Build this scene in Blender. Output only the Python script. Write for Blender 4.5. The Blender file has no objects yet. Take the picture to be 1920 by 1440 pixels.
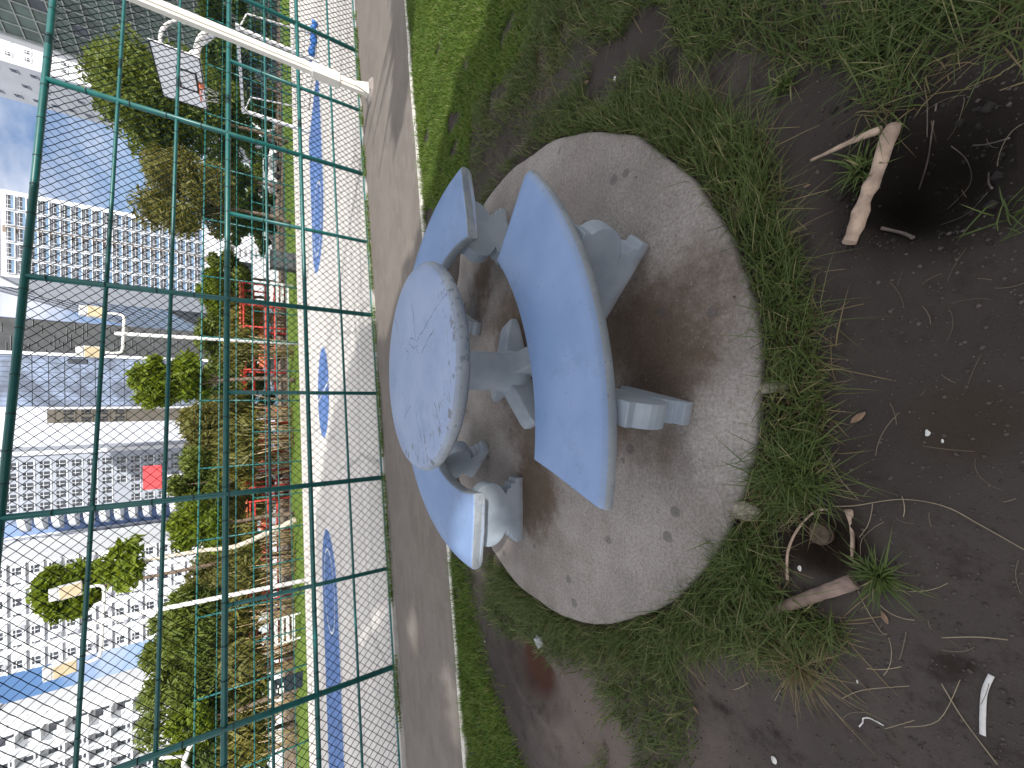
import bpy, bmesh, math, random
import numpy as np
from mathutils import Vector, Matrix
R = math.radians
SC = bpy.context.scene
COL = SC.collection
rng = np.random.default_rng(7)
random.seed(7)

# ------------------------------------------------------------------ camera
# the phone was held sideways: picture left is up. Calibrated from fence, slab, table and court circle.
CAM_H, FPX, PITCH, ROLL, PPU, PPV = 1.45, 716.9, R(32.19), R(-0.72), -42.6, -4.1
_c, _s = math.cos(ROLL), math.sin(ROLL)
FW = np.array([0, math.cos(PITCH), -math.sin(PITCH)])
_R0 = np.array([1.0, 0, 0]); _D0 = np.array([0, -math.sin(PITCH), -math.cos(PITCH)])
RT = _c*_R0 - _s*_D0
DN = _s*_R0 + _c*_D0
cam = bpy.data.cameras.new('camera'); camo = bpy.data.objects.new('camera', cam); COL.objects.link(camo)
camo.matrix_world = Matrix(((DN[0], RT[0], -FW[0], 0), (DN[1], RT[1], -FW[1], 0), (DN[2], RT[2], -FW[2], CAM_H), (0, 0, 0, 1)))
cam.sensor_fit = 'HORIZONTAL'; cam.sensor_width = 36; cam.lens = FPX/1920*36
cam.shift_x = -PPV/1920; cam.shift_y = -PPU/1920
cam.clip_start = 0.05; cam.clip_end = 3000
SC.camera = camo

def ray(x, y):
    q0 = (720 - y - PPU)/FPX; q1 = (x - 960 - PPV)/FPX
    return FW + q0*RT + q1*DN
def g(x, y, z=0.0):
    d = ray(x, y); t = (z - CAM_H)/d[2]
    return Vector((d[0]*t, d[1]*t, z))
def at(x, y, Y):
    d = ray(x, y); t = Y/d[1]
    return Vector((d[0]*t, Y, CAM_H + d[2]*t))
def proj(P):
    P = np.atleast_2d(np.asarray(P, float)) - np.array([0, 0, CAM_H])
    z = P@FW
    return (P@DN)/z*FPX + 960 + PPV, 720 - PPU - (P@RT)/z*FPX

# ------------------------------------------------------------------ world, sun, exposure
SUN_EL, SUN_DIR_H = R(31), Vector((0.5, -0.866, 0))
SUNV = Vector((SUN_DIR_H.x*math.cos(SUN_EL), SUN_DIR_H.y*math.cos(SUN_EL), math.sin(SUN_EL)))
W = bpy.data.worlds.new('World'); SC.world = W; W.use_nodes = True
wt = W.node_tree; wt.nodes.clear()
wo = wt.nodes.new('ShaderNodeOutputWorld'); wb = wt.nodes.new('ShaderNodeBackground')
sky = wt.nodes.new('ShaderNodeTexSky'); sky.sky_type = 'NISHITA'; sky.sun_disc = False
sky.sun_elevation = SUN_EL; sky.sun_rotation = math.atan2(SUN_DIR_H.x, SUN_DIR_H.y)
sky.air_density = 0.8; sky.dust_density = 0.6; sky.ozone_density = 4.0
wtc = wt.nodes.new('ShaderNodeTexCoord'); wmap = wt.nodes.new('ShaderNodeMapping'); wmap.inputs['Scale'].default_value = (1.6, 1.6, 3.5)
wn = wt.nodes.new('ShaderNodeTexNoise'); wn.inputs['Scale'].default_value = 1.5; wn.inputs['Detail'].default_value = 7; wn.inputs['Roughness'].default_value = 0.55
wsx = wt.nodes.new('ShaderNodeSeparateXYZ'); wt.links.new(wtc.outputs['Generated'], wsx.inputs[0])
# clear sky ahead; unseen bright cloud added overhead and behind to fill the shade
wy = wt.nodes.new('ShaderNodeMath'); wy.operation = 'MULTIPLY_ADD'; wy.inputs[1].default_value = -0.20; wt.links.new(wsx.outputs['Y'], wy.inputs[0]); wt.links.new(wn.outputs['Fac'], wy.inputs[2])
wz = wt.nodes.new('ShaderNodeMath'); wz.operation = 'MULTIPLY_ADD'; wz.inputs[1].default_value = 0.16; wt.links.new(wsx.outputs['Z'], wz.inputs[0]); wt.links.new(wy.outputs[0], wz.inputs[2])
wr = wt.nodes.new('ShaderNodeValToRGB'); wr.color_ramp.elements[0].position = 0.30; wr.color_ramp.elements[1].position = 0.62
wr.color_ramp.elements[1].color = (.92, .92, .92, 1)
wmx = wt.nodes.new('ShaderNodeMix'); wmx.data_type = 'RGBA'
wmx.inputs[7].default_value = (11.0, 10.8, 10.9, 1)
wt.links.new(wtc.outputs['Generated'], wmap.inputs['Vector']); wt.links.new(wmap.outputs[0], wn.inputs['Vector'])
wt.links.new(wz.outputs[0], wr.inputs['Fac']); wt.links.new(wr.outputs['Color'], wmx.inputs[0])
wt.links.new(sky.outputs[0], wmx.inputs[6]); wt.links.new(wmx.outputs[2], wb.inputs['Color'])
wb.inputs['Strength'].default_value = 0.10
wt.links.new(wb.outputs[0], wo.inputs[0])
sl = bpy.data.lights.new('sun', 'SUN'); sl.energy = 3.9; sl.angle = R(0.53); sl.color = (1.0, 0.95, 0.88)
slo = bpy.data.objects.new('sun', sl); COL.objects.link(slo)
slo.rotation_euler = SUNV.to_track_quat('Z', 'Y').to_euler(); slo.location = SUNV*40
SC.view_settings.view_transform = 'Standard'; SC.view_settings.look = 'None'
SC.view_settings.exposure = 0.55; SC.view_settings.gamma = 1.0

# ------------------------------------------------------------------ node helper
class NT:
    def __init__(s, name):
        s.m = bpy.data.materials.new(name); s.m.use_nodes = True
        s.t = s.m.node_tree; s.t.nodes.clear()
        s.o = s.t.nodes.new('ShaderNodeOutputMaterial'); s.b = s.t.nodes.new('ShaderNodeBsdfPrincipled')
        s.t.links.new(s.b.outputs[0], s.o.inputs[0]); s._c = None
    def n(s, k): return s.t.nodes.new(k)
    def put(s, sock, v):
        if isinstance(v, bpy.types.NodeSocket): s.t.links.new(v, sock)
        elif isinstance(v, (tuple, list)): sock.default_value = (*v, 1.0)[:4] if len(sock.default_value) == 4 else v
        else: sock.default_value = v
    def co(s, kind='Object', scale=None):
        if s._c is None: s._c = s.n('ShaderNodeTexCoord')
        o = s._c.outputs[kind]
        if scale is None: return o
        mp = s.n('ShaderNodeMapping'); mp.inputs['Scale'].default_value = scale; s.t.links.new(o, mp.inputs[0]); return mp.outputs[0]
    def noise(s, scale, detail=4, rough=.55, co=None, dist=0):
        k = s.n('ShaderNodeTexNoise'); k.inputs['Scale'].default_value = scale; k.inputs['Detail'].default_value = detail
        k.inputs['Roughness'].default_value = rough; k.inputs['Distortion'].default_value = dist
        s.t.links.new(co or s.co(), k.inputs['Vector']); return k.outputs['Fac']
    def vor(s, scale, feature='F1', co=None, out='Distance', rand=1.0):
        k = s.n('ShaderNodeTexVoronoi'); k.feature = feature; k.inputs['Scale'].default_value = scale
        k.inputs['Randomness'].default_value = rand
        s.t.links.new(co or s.co(), k.inputs['Vector']); return k.outputs[out]
    def step(s, v, a, b, lo=0.0, hi=1.0):
        k = s.n('ShaderNodeMapRange'); k.interpolation_type = 'SMOOTHSTEP'
        s.put(k.inputs['Value'], v)
        for i, x in zip(('From Min', 'From Max', 'To Min', 'To Max'), (a, b, lo, hi)): k.inputs[i].default_value = x
        return k.outputs[0]
    def mix(s, a, b, f):
        k = s.n('ShaderNodeMix'); k.data_type = 'RGBA'; s.put(k.inputs[0], f); s.put(k.inputs[6], a); s.put(k.inputs[7], b); return k.outputs[2]
    def math(s, op, a, b=0.0):
        k = s.n('ShaderNodeMath'); k.operation = op; s.put(k.inputs[0], a); s.put(k.inputs[1], b); return k.outputs[0]
    def dist(s, p):
        k = s.n('ShaderNodeVectorMath'); k.operation = 'DISTANCE'; s.t.links.new(s.co(), k.inputs[0]); k.inputs[1].default_value = p; return k.outputs['Value']
    def xyz(s):
        k = s.n('ShaderNodeSeparateXYZ'); s.t.links.new(s.co(), k.inputs[0]); return k.outputs
    def set(s, **kw):
        for k, v in kw.items(): s.put(s.b.inputs[k.replace('_', ' ')], v)
        return s
    def bump(s, h, strength=.3, dist=.01):
        k = s.n('ShaderNodeBump'); k.inputs['Strength'].default_value = strength; k.inputs['Distance'].default_value = dist
        s.put(k.inputs['Height'], h); s.t.links.new(k.outputs[0], s.b.inputs['Normal']); return s

def simple(name, c, rough=.6, var=.15, scale=6, metal=0, bump=0, spec=.5):
    t = NT(name); f = t.noise(scale, 5)
    a = tuple(x*(1-var) for x in c); b = tuple(min(1, x*(1+var)) for x in c)
    t.set(Base_Color=t.mix(a, b, t.step(f, .3, .7)), Roughness=rough, Metallic=metal)
    t.b.inputs['Specular IOR Level'].default_value = spec
    if bump: t.bump(t.noise(scale*8, 4), bump, .004)
    return t.m

def leafmat(name, c1, c2, trans=.25, rough=.55):
    t = NT(name); gi = t.n('ShaderNodeNewGeometry'); r = gi.outputs['Random Per Island']
    n = t.noise(.9, 3)
    f = t.math('ADD', t.math('MULTIPLY', r, .7), t.math('MULTIPLY', t.step(n, .3, .7), .3))
    col = t.mix(c1, c2, f)
    t.set(Base_Color=col, Roughness=rough); t.b.inputs['Specular IOR Level'].default_value = .3
    tr = t.n('ShaderNodeBsdfTranslucent'); t.put(tr.inputs[0], t.mix(c2, (c2[0]*1.5, c2[1]*1.3, c2[2]*.5), .5))
    mx = t.n('ShaderNodeMixShader'); mx.inputs[0].default_value = trans
    t.t.links.new(t.b.outputs[0], mx.inputs[1]); t.t.links.new(tr.outputs[0], mx.inputs[2]); t.t.links.new(mx.outputs[0], t.o.inputs[0])
    return t.m

# ------------------------------------------------------------------ mesh helper
class MB:
    def __init__(s): s.v = []; s.f = []; s.mi = []; s.sm = []
    def add(s, vs, fs, mi=0, sm=False):
        o = len(s.v); s.v += [tuple(p) for p in vs]
        for f in fs: s.f.append(tuple(i+o for i in f)); s.mi.append(mi); s.sm.append(sm)
        return s
    def box(s, c, d, rz=0, mi=0, axes=None):
        c = Vector(c); hx, hy, hz = d[0]/2, d[1]/2, d[2]/2
        if axes is None: axes = (Vector((math.cos(rz), math.sin(rz), 0)), Vector((-math.sin(rz), math.cos(rz), 0)), Vector((0, 0, 1)))
        vs = [c+axes[0]*hx*i+axes[1]*hy*j+axes[2]*hz*k for k in (-1, 1) for j in (-1, 1) for i in (-1, 1)]
        return s.add(vs, [(0, 2, 3, 1), (4, 5, 7, 6), (0, 1, 5, 4), (2, 6, 7, 3), (0, 4, 6, 2), (1, 3, 7, 5)], mi)
    def tube(s, pts, rad, n=8, mi=0, cap=True, sm=True, flat=1.0):
        pts = [Vector(p) for p in pts]; m = len(pts)
        rads = list(rad) if hasattr(rad, '__len__') else [rad]*m
        vs = []; up = None
        for i, p in enumerate(pts):
            d = (pts[min(i+1, m-1)]-pts[max(i-1, 0)]).normalized()
            if up is None: up = Vector((0, 0, 1)) if abs(d.z) < .9 else Vector((1, 0, 0))
            x = d.cross(up).normalized(); y = x.cross(d).normalized(); up = y
            for k in range(n):
                a = 2*math.pi*k/n; vs.append(p+x*math.cos(a)*rads[i]+y*math.sin(a)*rads[i]*flat)
        fs = [(i*n+k, i*n+(k+1) % n, (i+1)*n+(k+1) % n, (i+1)*n+k) for i in range(m-1) for k in range(n)]
        s.add(vs, fs, mi, sm)
        if cap:
            o = len(s.v)-len(vs)
            s.f.append(tuple(o+k for k in reversed(range(n)))); s.mi.append(mi); s.sm.append(False)
            s.f.append(tuple(o+(m-1)*n+k for k in range(n))); s.mi.append(mi); s.sm.append(False)
        return s
    def lathe(s, prof, n=48, c=(0, 0, 0), mi=0, sm=True, mis=None):
        vs = []
        for r, z in prof:
            for k in range(n):
                a = 2*math.pi*k/n; vs.append((c[0]+r*math.cos(a), c[1]+r*math.sin(a), c[2]+z))
        o = len(s.v); s.v += vs
        for i in range(len(prof)-1):
            for k in range(n):
                s.f.append((o+i*n+k, o+i*n+(k+1) % n, o+(i+1)*n+(k+1) % n, o+(i+1)*n+k)); s.mi.append(mis[i] if mis else mi); s.sm.append(sm)
        s.f.append(tuple(o+k for k in reversed(range(n)))); s.mi.append(mi); s.sm.append(False)
        s.f.append(tuple(o+(len(prof)-1)*n+k for k in range(n))); s.mi.append(mi); s.sm.append(False)
        return s
    def prism(s, out, z0, z1, mi=0, mside=None):
        n = len(out); vs = [(p[0], p[1], z0) for p in out]+[(p[0], p[1], z1) for p in out]
        s.add(vs, [tuple(reversed(range(n))), tuple(range(n, 2*n))], mi)
        o = len(s.v)-2*n
        for i in range(n): s.f.append((o+i, o+(i+1) % n, o+n+(i+1) % n, o+n+i)); s.mi.append(mi if mside is None else mside); s.sm.append(False)
        return s
    def plate(s, out, origin, u, v, w, th, mi=0):
        # outline (a,b) in plane u,v, thickness th along w
        o3 = Vector(origin); u = Vector(u); v = Vector(v); w = Vector(w); n = len(out)
        vs = [o3+u*a+v*b-w*th/2 for a, b in out]+[o3+u*a+v*b+w*th/2 for a, b in out]
        s.add(vs, [tuple(reversed(range(n))), tuple(range(n, 2*n))]+[(i, (i+1) % n, n+(i+1) % n, n+i) for i in range(n)], mi)
        return s
    def build(s, name, mats, parent=None, loc=None, bevel=0):
        me = bpy.data.meshes.new(name)
        v = np.array(s.v, float)
        if loc is not None: v = v - np.array(loc, float)
        me.from_pydata(v.tolist(), [], s.f)
        for m in (mats if isinstance(mats, (list, tuple)) else [mats]): me.materials.append(m)
        me.polygons.foreach_set('material_index', s.mi); me.polygons.foreach_set('use_smooth', s.sm); me.update()
        o = bpy.data.objects.new(name, me); COL.objects.link(o)
        if loc is not None and parent is None: o.location = loc
        if parent is not None: o.parent = parent
        if bevel:
            b = o.modifiers.new('bevel', 'BEVEL'); b.width = bevel; b.segments = 2; b.limit_method = 'ANGLE'; b.angle_limit = R(40)
        return o

def npmesh(name, V, quads, mats, parent=None, tris=None, smooth=False):
    me = bpy.data.meshes.new(name); V = np.asarray(V, np.float32)
    nq = len(quads); nt = 0 if tris is None else len(tris)
    me.vertices.add(len(V)); me.vertices.foreach_set('co', V.ravel())
    idx = np.asarray(quads, np.int32).ravel() if nq else np.zeros(0, np.int32)
    if nt: idx = np.concatenate([idx, np.asarray(tris, np.int32).ravel()])
    me.loops.add(len(idx)); me.loops.foreach_set('vertex_index', idx)
    st = np.concatenate([np.arange(nq)*4, nq*4+np.arange(nt)*3]).astype(np.int32)
    me.polygons.add(nq+nt); me.polygons.foreach_set('loop_start', st)
    if smooth: me.polygons.foreach_set('use_smooth', np.ones(nq+nt, bool))
    for m in (mats if isinstance(mats, (list, tuple)) else [mats]): me.materials.append(m)
    me.update(calc_edges=True); me.validate()
    o = bpy.data.objects.new(name, me); COL.objects.link(o)
    if parent is not None: o.parent = parent
    return o

def tag(o, label=None, cat=None, group=None, kind=None):
    if label: o['label'] = label
    if cat: o['category'] = cat
    if group: o['group'] = group
    if kind: o['kind'] = kind
    return o
def thing(name, label, cat, loc=(0, 0, 0), rz=0, group=None):
    o = bpy.data.objects.new(name, None); COL.objects.link(o); o.empty_display_size = .2
    o.location = loc; o.rotation_euler = (0, 0, rz)
    return tag(o, label, cat, group)
def dup(root, loc, rz=None, label=None):
    r = root.copy(); COL.objects.link(r); r.location = loc
    if rz is not None: r.rotation_euler = (0, 0, rz)
    if label: r['label'] = label
    for ch in list(root.children):
        c = ch.copy(); COL.objects.link(c); c.parent = r
        for g2 in list(ch.children):
            d = g2.copy(); COL.objects.link(d); d.parent = c
    return r
def copy_part(o, parent, loc, rz=0, scale=None):
    c = o.copy(); COL.objects.link(c); c.parent = parent; c.location = loc; c.rotation_euler = (0, 0, rz)
    if scale: c.scale = scale
    return c
def smooth_pts(P, n=6):
    P = [Vector(p) for p in P]; out = []
    for i in range(len(P)-1):
        p0, p1, p2, p3 = P[max(i-1, 0)], P[i], P[i+1], P[min(i+2, len(P)-1)]
        for k in range(n):
            t = k/n
            out.append(.5*((2*p1)+(p2-p0)*t+(2*p0-5*p1+4*p2-p3)*t*t+(3*p1-p0-3*p2+p3)*t**3))
    out.append(P[-1]); return out
def inpoly(px, py, poly):
    r = np.zeros(len(px), bool); j = len(poly)-1
    for i in range(len(poly)):
        xi, yi = poly[i]; xj, yj = poly[j]
        c = ((yi > py) != (yj > py)) & (px < (xj-xi)*(py-yi)/((yj-yi) or 1e-9)+xi)
        r ^= c; j = i
    return r

AZ = R(11.44)
TV = Vector((math.cos(AZ), math.sin(AZ), 0)); NV = Vector((-math.sin(AZ), math.cos(AZ), 0))
def tn(t, n, z=0): return TV*t+NV*n+Vector((0, 0, z))
GZ, PZ, CZ = -0.045, -0.05, -0.085        # soil, path and court levels; slab top is z = 0

# ------------------------------------------------------------------ materials
def soil_mat():
    t = NT('soil'); big = t.noise(.9, 4, .6); mid = t.noise(7, 6, .65); fine = t.noise(95, 5, .75)
    c = t.mix((.046, .040, .037), (.086, .075, .069), t.step(big, .35, .7))
    c = t.mix(c, (.032, .025, .022), t.step(mid, .52, .75))
    # dusty worn soil on the path side, darker humus in the planting pits
    dusty = t.step(t.math('ADD', t.dist(tuple(g(1130, 1330, GZ))), t.math('MULTIPLY', mid, 1.1)), 1.6, .7)
    c = t.mix(c, (.165, .135, .122), t.math('MULTIPLY', dusty, .85))
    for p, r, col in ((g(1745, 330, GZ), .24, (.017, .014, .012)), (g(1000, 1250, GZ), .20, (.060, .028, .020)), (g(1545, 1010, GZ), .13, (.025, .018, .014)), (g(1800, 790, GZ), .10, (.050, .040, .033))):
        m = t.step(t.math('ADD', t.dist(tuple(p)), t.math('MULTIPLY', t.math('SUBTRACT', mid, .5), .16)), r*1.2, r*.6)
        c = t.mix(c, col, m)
    c = t.mix(c, t.mix((.20, .16, .135), (.35, .31, .28), t.noise(40, 2)), t.math('MULTIPLY', t.step(t.vor(60), .10, .05), t.step(t.noise(14, 2), .56, .62)))
    c = t.mix(c, (.02, .016, .014), t.math('MULTIPLY', t.step(fine, .58, .72), .55))
    t.set(Base_Color=c, Roughness=.95); t.b.inputs['Specular IOR Level'].default_value = .15
    h = t.math('ADD', t.math('MULTIPLY', mid, .6), t.math('MULTIPLY', fine, .5)); t.bump(h, .9, .012); return t.m

TC = Vector((0.225, 2.105, 0))
def slab_mat():
    t = NT('weathered_concrete'); big = t.noise(2.2, 5, .6); fine = t.noise(75, 5, .8); mid = t.noise(16, 6, .65)
    c = t.mix((.235, .216, .204), (.35, .325, .31), t.step(big, .32, .68))
    c = t.mix(c, (.45, .42, .40), t.math('MULTIPLY', t.step(mid, .58, .72), .35))
    c = t.mix(c, (.205, .178, .158), t.math('MULTIPLY', t.step(t.noise(1.3, 6, .7), .46, .66), .7)); c = t.mix(c, (.16, .142, .13), t.math('MULTIPLY', t.step(t.noise(30, 4, .75), .56, .70), .45))
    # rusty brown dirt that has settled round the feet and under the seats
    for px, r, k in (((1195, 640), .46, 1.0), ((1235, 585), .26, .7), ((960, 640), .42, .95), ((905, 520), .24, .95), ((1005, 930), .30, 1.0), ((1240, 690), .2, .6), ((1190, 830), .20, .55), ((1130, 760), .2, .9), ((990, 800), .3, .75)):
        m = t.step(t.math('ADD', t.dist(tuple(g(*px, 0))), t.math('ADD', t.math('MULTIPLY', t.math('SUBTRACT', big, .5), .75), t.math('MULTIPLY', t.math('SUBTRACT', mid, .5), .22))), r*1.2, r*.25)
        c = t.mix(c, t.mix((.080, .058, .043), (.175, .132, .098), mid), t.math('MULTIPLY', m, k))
    # pale scoured patch, gum spots and pits
    m = t.step(t.math('ADD', t.dist(tuple(g(1375, 830, 0))), t.math('MULTIPLY', t.math('SUBTRACT', mid, .5), .5)), .26, .05)
    c = t.mix(c, (.50, .48, .46), t.math('MULTIPLY', m, .45))
    spots = t.math('MULTIPLY', t.step(t.vor(7.5, rand=1), .20, .16), t.step(t.noise(3.1, 2), .50, .54))
    c = t.mix(c, (.10, .095, .10), t.math('MULTIPLY', spots, .6))
    pits = t.math('MULTIPLY', t.step(t.math('ADD', t.vor(23), t.math('MULTIPLY', fine, .2)), .24, .15), t.step(t.noise(13, 2), .60, .64))
    c = t.mix(c, (.035, .032, .03), t.math('MULTIPLY', pits, .9))
    gr = t.step(fine, .36, .60)
    c = t.mix(t.mix(c, (.06, .052, .048), .42), c, gr); c = t.mix(c, (.60, .57, .54), t.math('MULTIPLY', t.step(fine, .60, .72), .35))
    c = t.mix(c, (.62, .60, .57), t.math('MULTIPLY', t.step(t.vor(55), .10, .06), t.step(t.noise(21, 1), .62, .66)))
    t.set(Base_Color=c, Roughness=.9); t.b.inputs['Specular IOR Level'].default_value = .25
    t.bump(t.math('SUBTRACT', t.math('ADD', t.math('MULTIPLY', fine, .4), mid), pits), .55, .006); return t.m

TZ_ = .757
def paint_mat(name, chips=0.0, cracks=False, col=((.160, .255, .455), (.205, .300, .505))):
    t = NT(name); big = t.noise(3.1, 5, .6); mid = t.noise(22, 5, .65); fine = t.noise(90, 3)
    c = t.mix(*col, t.step(big, .3, .7))
    ge = t.n('ShaderNodeNewGeometry'); sx = t.n('ShaderNodeSeparateXYZ'); t.t.links.new(ge.outputs['True Normal'], sx.inputs[0])
    nz = t.math('ADD', sx.outputs['Z'], t.math('MULTIPLY', t.math('SUBTRACT', mid, .5), .08))
    edge = t.step(nz, .93, .55)
    worn = t.mix((.215, .235, .24), (.335, .355, .355), t.step(big, .35, .65)); worn = t.mix(worn, (.44, .45, .44), t.math('MULTIPLY', t.step(mid, .56, .74), .25))
    worn = t.mix(worn, (.10, .105, .105), t.math('MULTIPLY', t.step(t.noise(40, 4), .60, .70), .6))
    c = t.mix(c, worn, t.math('MULTIPLY', edge, .85))
    # faint brush strokes and grime
    c = t.mix(c, (.13, .20, .33), t.math('MULTIPLY', t.step(t.noise(4, 8, .8), .50, .70), .6))
    h = fine
    if chips:
        st = t.noise(17, 5, .65, t.co('Object', (1.0, 2.0, 1.0)))
        zone = t.step(t.math('ADD', t.math('SUBTRACT', t.dist((0.10, 0.05, TZ_)), .66), t.math('MULTIPLY', t.noise(3.3, 3), .5)), .02, .16)
        ch = t.math('MULTIPLY', t.step(st, .70-chips*.17, .718-chips*.17), zone)
        c = t.mix(c, t.mix((.09, .12, .18), (.20, .22, .24), fine), ch); h = t.math('SUBTRACT', h, t.math('MULTIPLY', ch, 3))
    sp = t.math('MULTIPLY', t.step(t.vor(24), .13, .09), t.step(t.noise(7, 1), .56, .6))
    c = t.mix(c, (.12, .16, .25), t.math('MULTIPLY', sp, .7))
    t.set(Base_Color=c, Roughness=t.math('ADD', .38, t.math('MULTIPLY', edge, .4))); t.bump(h, .12, .002); return t.m

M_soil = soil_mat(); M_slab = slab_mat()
M_table = paint_mat('chipped_blue_grey_paint', .7, True, ((.235, .310, .475), (.295, .365, .53))); M_seat = paint_mat('blue_grey_paint')
def leg_mat():
    t = NT('pale_grey_paint'); z = t.xyz()[2]; big = t.noise(6, 5)
    c = t.mix((.235, .285, .345), (.31, .355, .41), t.step(big, .3, .7))
    c = t.mix(c, (.20, .15, .11), t.math('MULTIPLY', t.step(t.math('ADD', z, t.math('MULTIPLY', big, .08)), .085, .03), .55))
    t.set(Base_Color=c, Roughness=.5); t.bump(t.noise(60, 3), .12, .002); return t.m
M_leg = leg_mat()
M_teal = simple('teal_pipe_paint', (.006, .100, .096), .38, .12, 9)
M_tie = simple('dark_wire_tie', (.012, .035, .035), .6)
M_wire = simple('chain_link_wire', (.005, .016, .016), .9, spec=.08)
M_white = simple('white_paint', (.74, .72, .66), .45, .06, 5)
M_whitesteel = simple('white_steel_paint', (.72, .72, .70), .4, .08, 8)
M_bark_pale = simple('pale_peeled_wood', (.40, .30, .235), .8, .3, 22, bump=.6)
M_bark = simple('grey_brown_bark', (.16, .115, .085), .9, .3, 14, bump=.7)
M_straw = simple('dry_straw', (.30, .25, .17), .8, .3, 8)

# ------------------------------------------------------------------ ground
KB = (0.176, 3.755)                       # kerb line y = a x + b
def kerb_y(x): return KB[0]*x + KB[1]
def vnoise(x, y, s, seed):
    r = np.random.default_rng(seed).random((64, 64)); u = x/s; v = y/s
    i = np.floor(u).astype(int); j = np.floor(v).astype(int); fu = u-i; fv = v-j; fu = fu*fu*(3-2*fu); fv = fv*fv*(3-2*fv)
    a = r[i % 64, j % 64]; b = r[(i+1) % 64, j % 64]; c = r[i % 64, (j+1) % 64]; d = r[(i+1) % 64, (j+1) % 64]
    return a*(1-fu)*(1-fv)+b*fu*(1-fv)+c*(1-fu)*fv+d*fu*fv
PITS = []
for (cx, cy), (ex, ey), (fx, fy), dep in (((1735, 335), (1870, 335), (1735, 235), .17), ((1000, 1255), (1060, 1290), (1000, 1200), .06), ((1545, 1010), (1610, 1010), (1545, 950), .07), ((1800, 790), (1850, 790), (1800, 740), .012)):
    c = g(cx, cy, GZ); a = (g(ex, ey, GZ)-c).length; b = (g(fx, fy, GZ)-c).length; PITS.append((c, a, b, dep))
def ground_z(x, y):
    x = np.asarray(x, float); y = np.asarray(y, float)
    z = GZ + .020*(vnoise(x, y, .55, 1)-.5) + .012*(vnoise(x, y, .17, 2)-.5) + .005*(vnoise(x, y, .06, 3)-.5)
    for c, a, b, dep in PITS:
        d = np.sqrt(((y-c.y)/a)**2+((x-c.x)/b)**2) + .35*(vnoise(x, y, .11, 5)-.5)
        k = np.clip((1.15-d)/.75, 0, 1); z = z - dep*k*k*(3-2*k) + .018*np.exp(-((d-1.22)/.16)**2)*(dep > .03)
    k = np.clip((y-kerb_y(x)-.0)/.06, 0, 1); z = z*(1-k) + (-.20)*k
    return z
xs = np.concatenate([-np.geomspace(3.63, 700, 26)[::-1], np.arange(-3.6, 4.61, .03), np.geomspace(4.66, 700, 26)])
ys = np.concatenate([-np.geomspace(.63, 300, 20)[::-1], np.arange(-.6, 4.7, .03), np.geomspace(4.75, 900, 30)])
GX, GY = np.meshgrid(xs, ys); gx, gy = GX.ravel(), GY.ravel()
V = np.stack([gx, gy, ground_z(gx, gy)], 1); nx_, ny_ = len(xs), len(ys)
ii, jj = np.meshgrid(np.arange(nx_-1), np.arange(ny_-1)); k0 = (jj*nx_+ii).ravel()
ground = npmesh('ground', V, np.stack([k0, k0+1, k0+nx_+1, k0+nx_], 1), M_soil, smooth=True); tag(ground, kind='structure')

# path of worn grey-brown pavers between kerb and fence
def path_mat():
    t = NT('paver_path'); br = t.n('ShaderNodeTexBrick'); mp = t.n('ShaderNodeMapping'); mp.inputs['Rotation'].default_value = (0, 0, -AZ)
    t.t.links.new(t.co(), mp.inputs[0]); t.t.links.new(mp.outputs[0], br.inputs['Vector'])
    br.inputs['Scale'].default_value = 1; br.inputs['Brick Width'].default_value = .20; br.inputs['Row Height'].default_value = .10; br.inputs['Mortar Size'].default_value = .004
    br.inputs['Color1'].default_value = (.138, .121, .107, 1); br.inputs['Color2'].default_value = (.168, .149, .133, 1); br.inputs['Mortar'].default_value = (.135, .11, .09, 1)
    big = t.noise(1.3, 5, .6); c = t.mix(br.outputs['Color'], (.192, .170, .150), t.math('MULTIPLY', t.step(big, .4, .7), .6))
    c = t.mix(c, (.12, .10, .085), t.math('MULTIPLY', t.step(t.noise(11, 6, .7), .55, .75), .5))
    c = t.mix(c, (.07, .06, .05), t.math('MULTIPLY', t.step(t.noise(120, 3, .7), .55, .7), .4))
    t.set(Base_Color=c, Roughness=.85); t.bump(t.math('ADD', t.noise(90, 4), t.math('MULTIPLY', br.outputs['Fac'], -.8)), .35, .004); return t.m
M_path = path_mat()
def line_pts(a, b, x): return (x, a*x+b)
pth = MB(); xa = [-40+2*i for i in range(46)]
vs = [(x, kerb_y(x)+.03, PZ) for x in xa]+[(x, .222*x+6.13, PZ) for x in xa]; m = len(xa)
pth.add(vs, [(i, i+1, m+i+1, m+i) for i in range(m-1)])
tag(pth.build('path', M_path), kind='structure')
# narrow whitewashed kerb
def kerb_mat():
    t = NT('whitewashed_concrete'); n = t.noise(14, 6, .65); c = t.mix((.60, .585, .54), (.36, .33, .29), t.step(n, .48, .68))
    t.set(Base_Color=c, Roughness=.9); t.bump(n, .5, .006); return t.m
kb = MB(); kd = Vector((1, KB[0], 0)).normalized(); kn = Vector((-kd.y, kd.x, 0))
pk = []
x = -16.0
while x < 30:
    p = Vector((x, kerb_y(x), 0)); L = .98
    kb.box(p+kd*L/2+Vector((0, 0, -.10+random.uniform(-.006, .004))), (L-.006, .075, .17), axes=(kd, kn, Vector((0, 0, 1)))); x += L*kd.x
tag(kb.build('kerb', kerb_mat(), bevel=.01), kind='structure')

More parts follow.
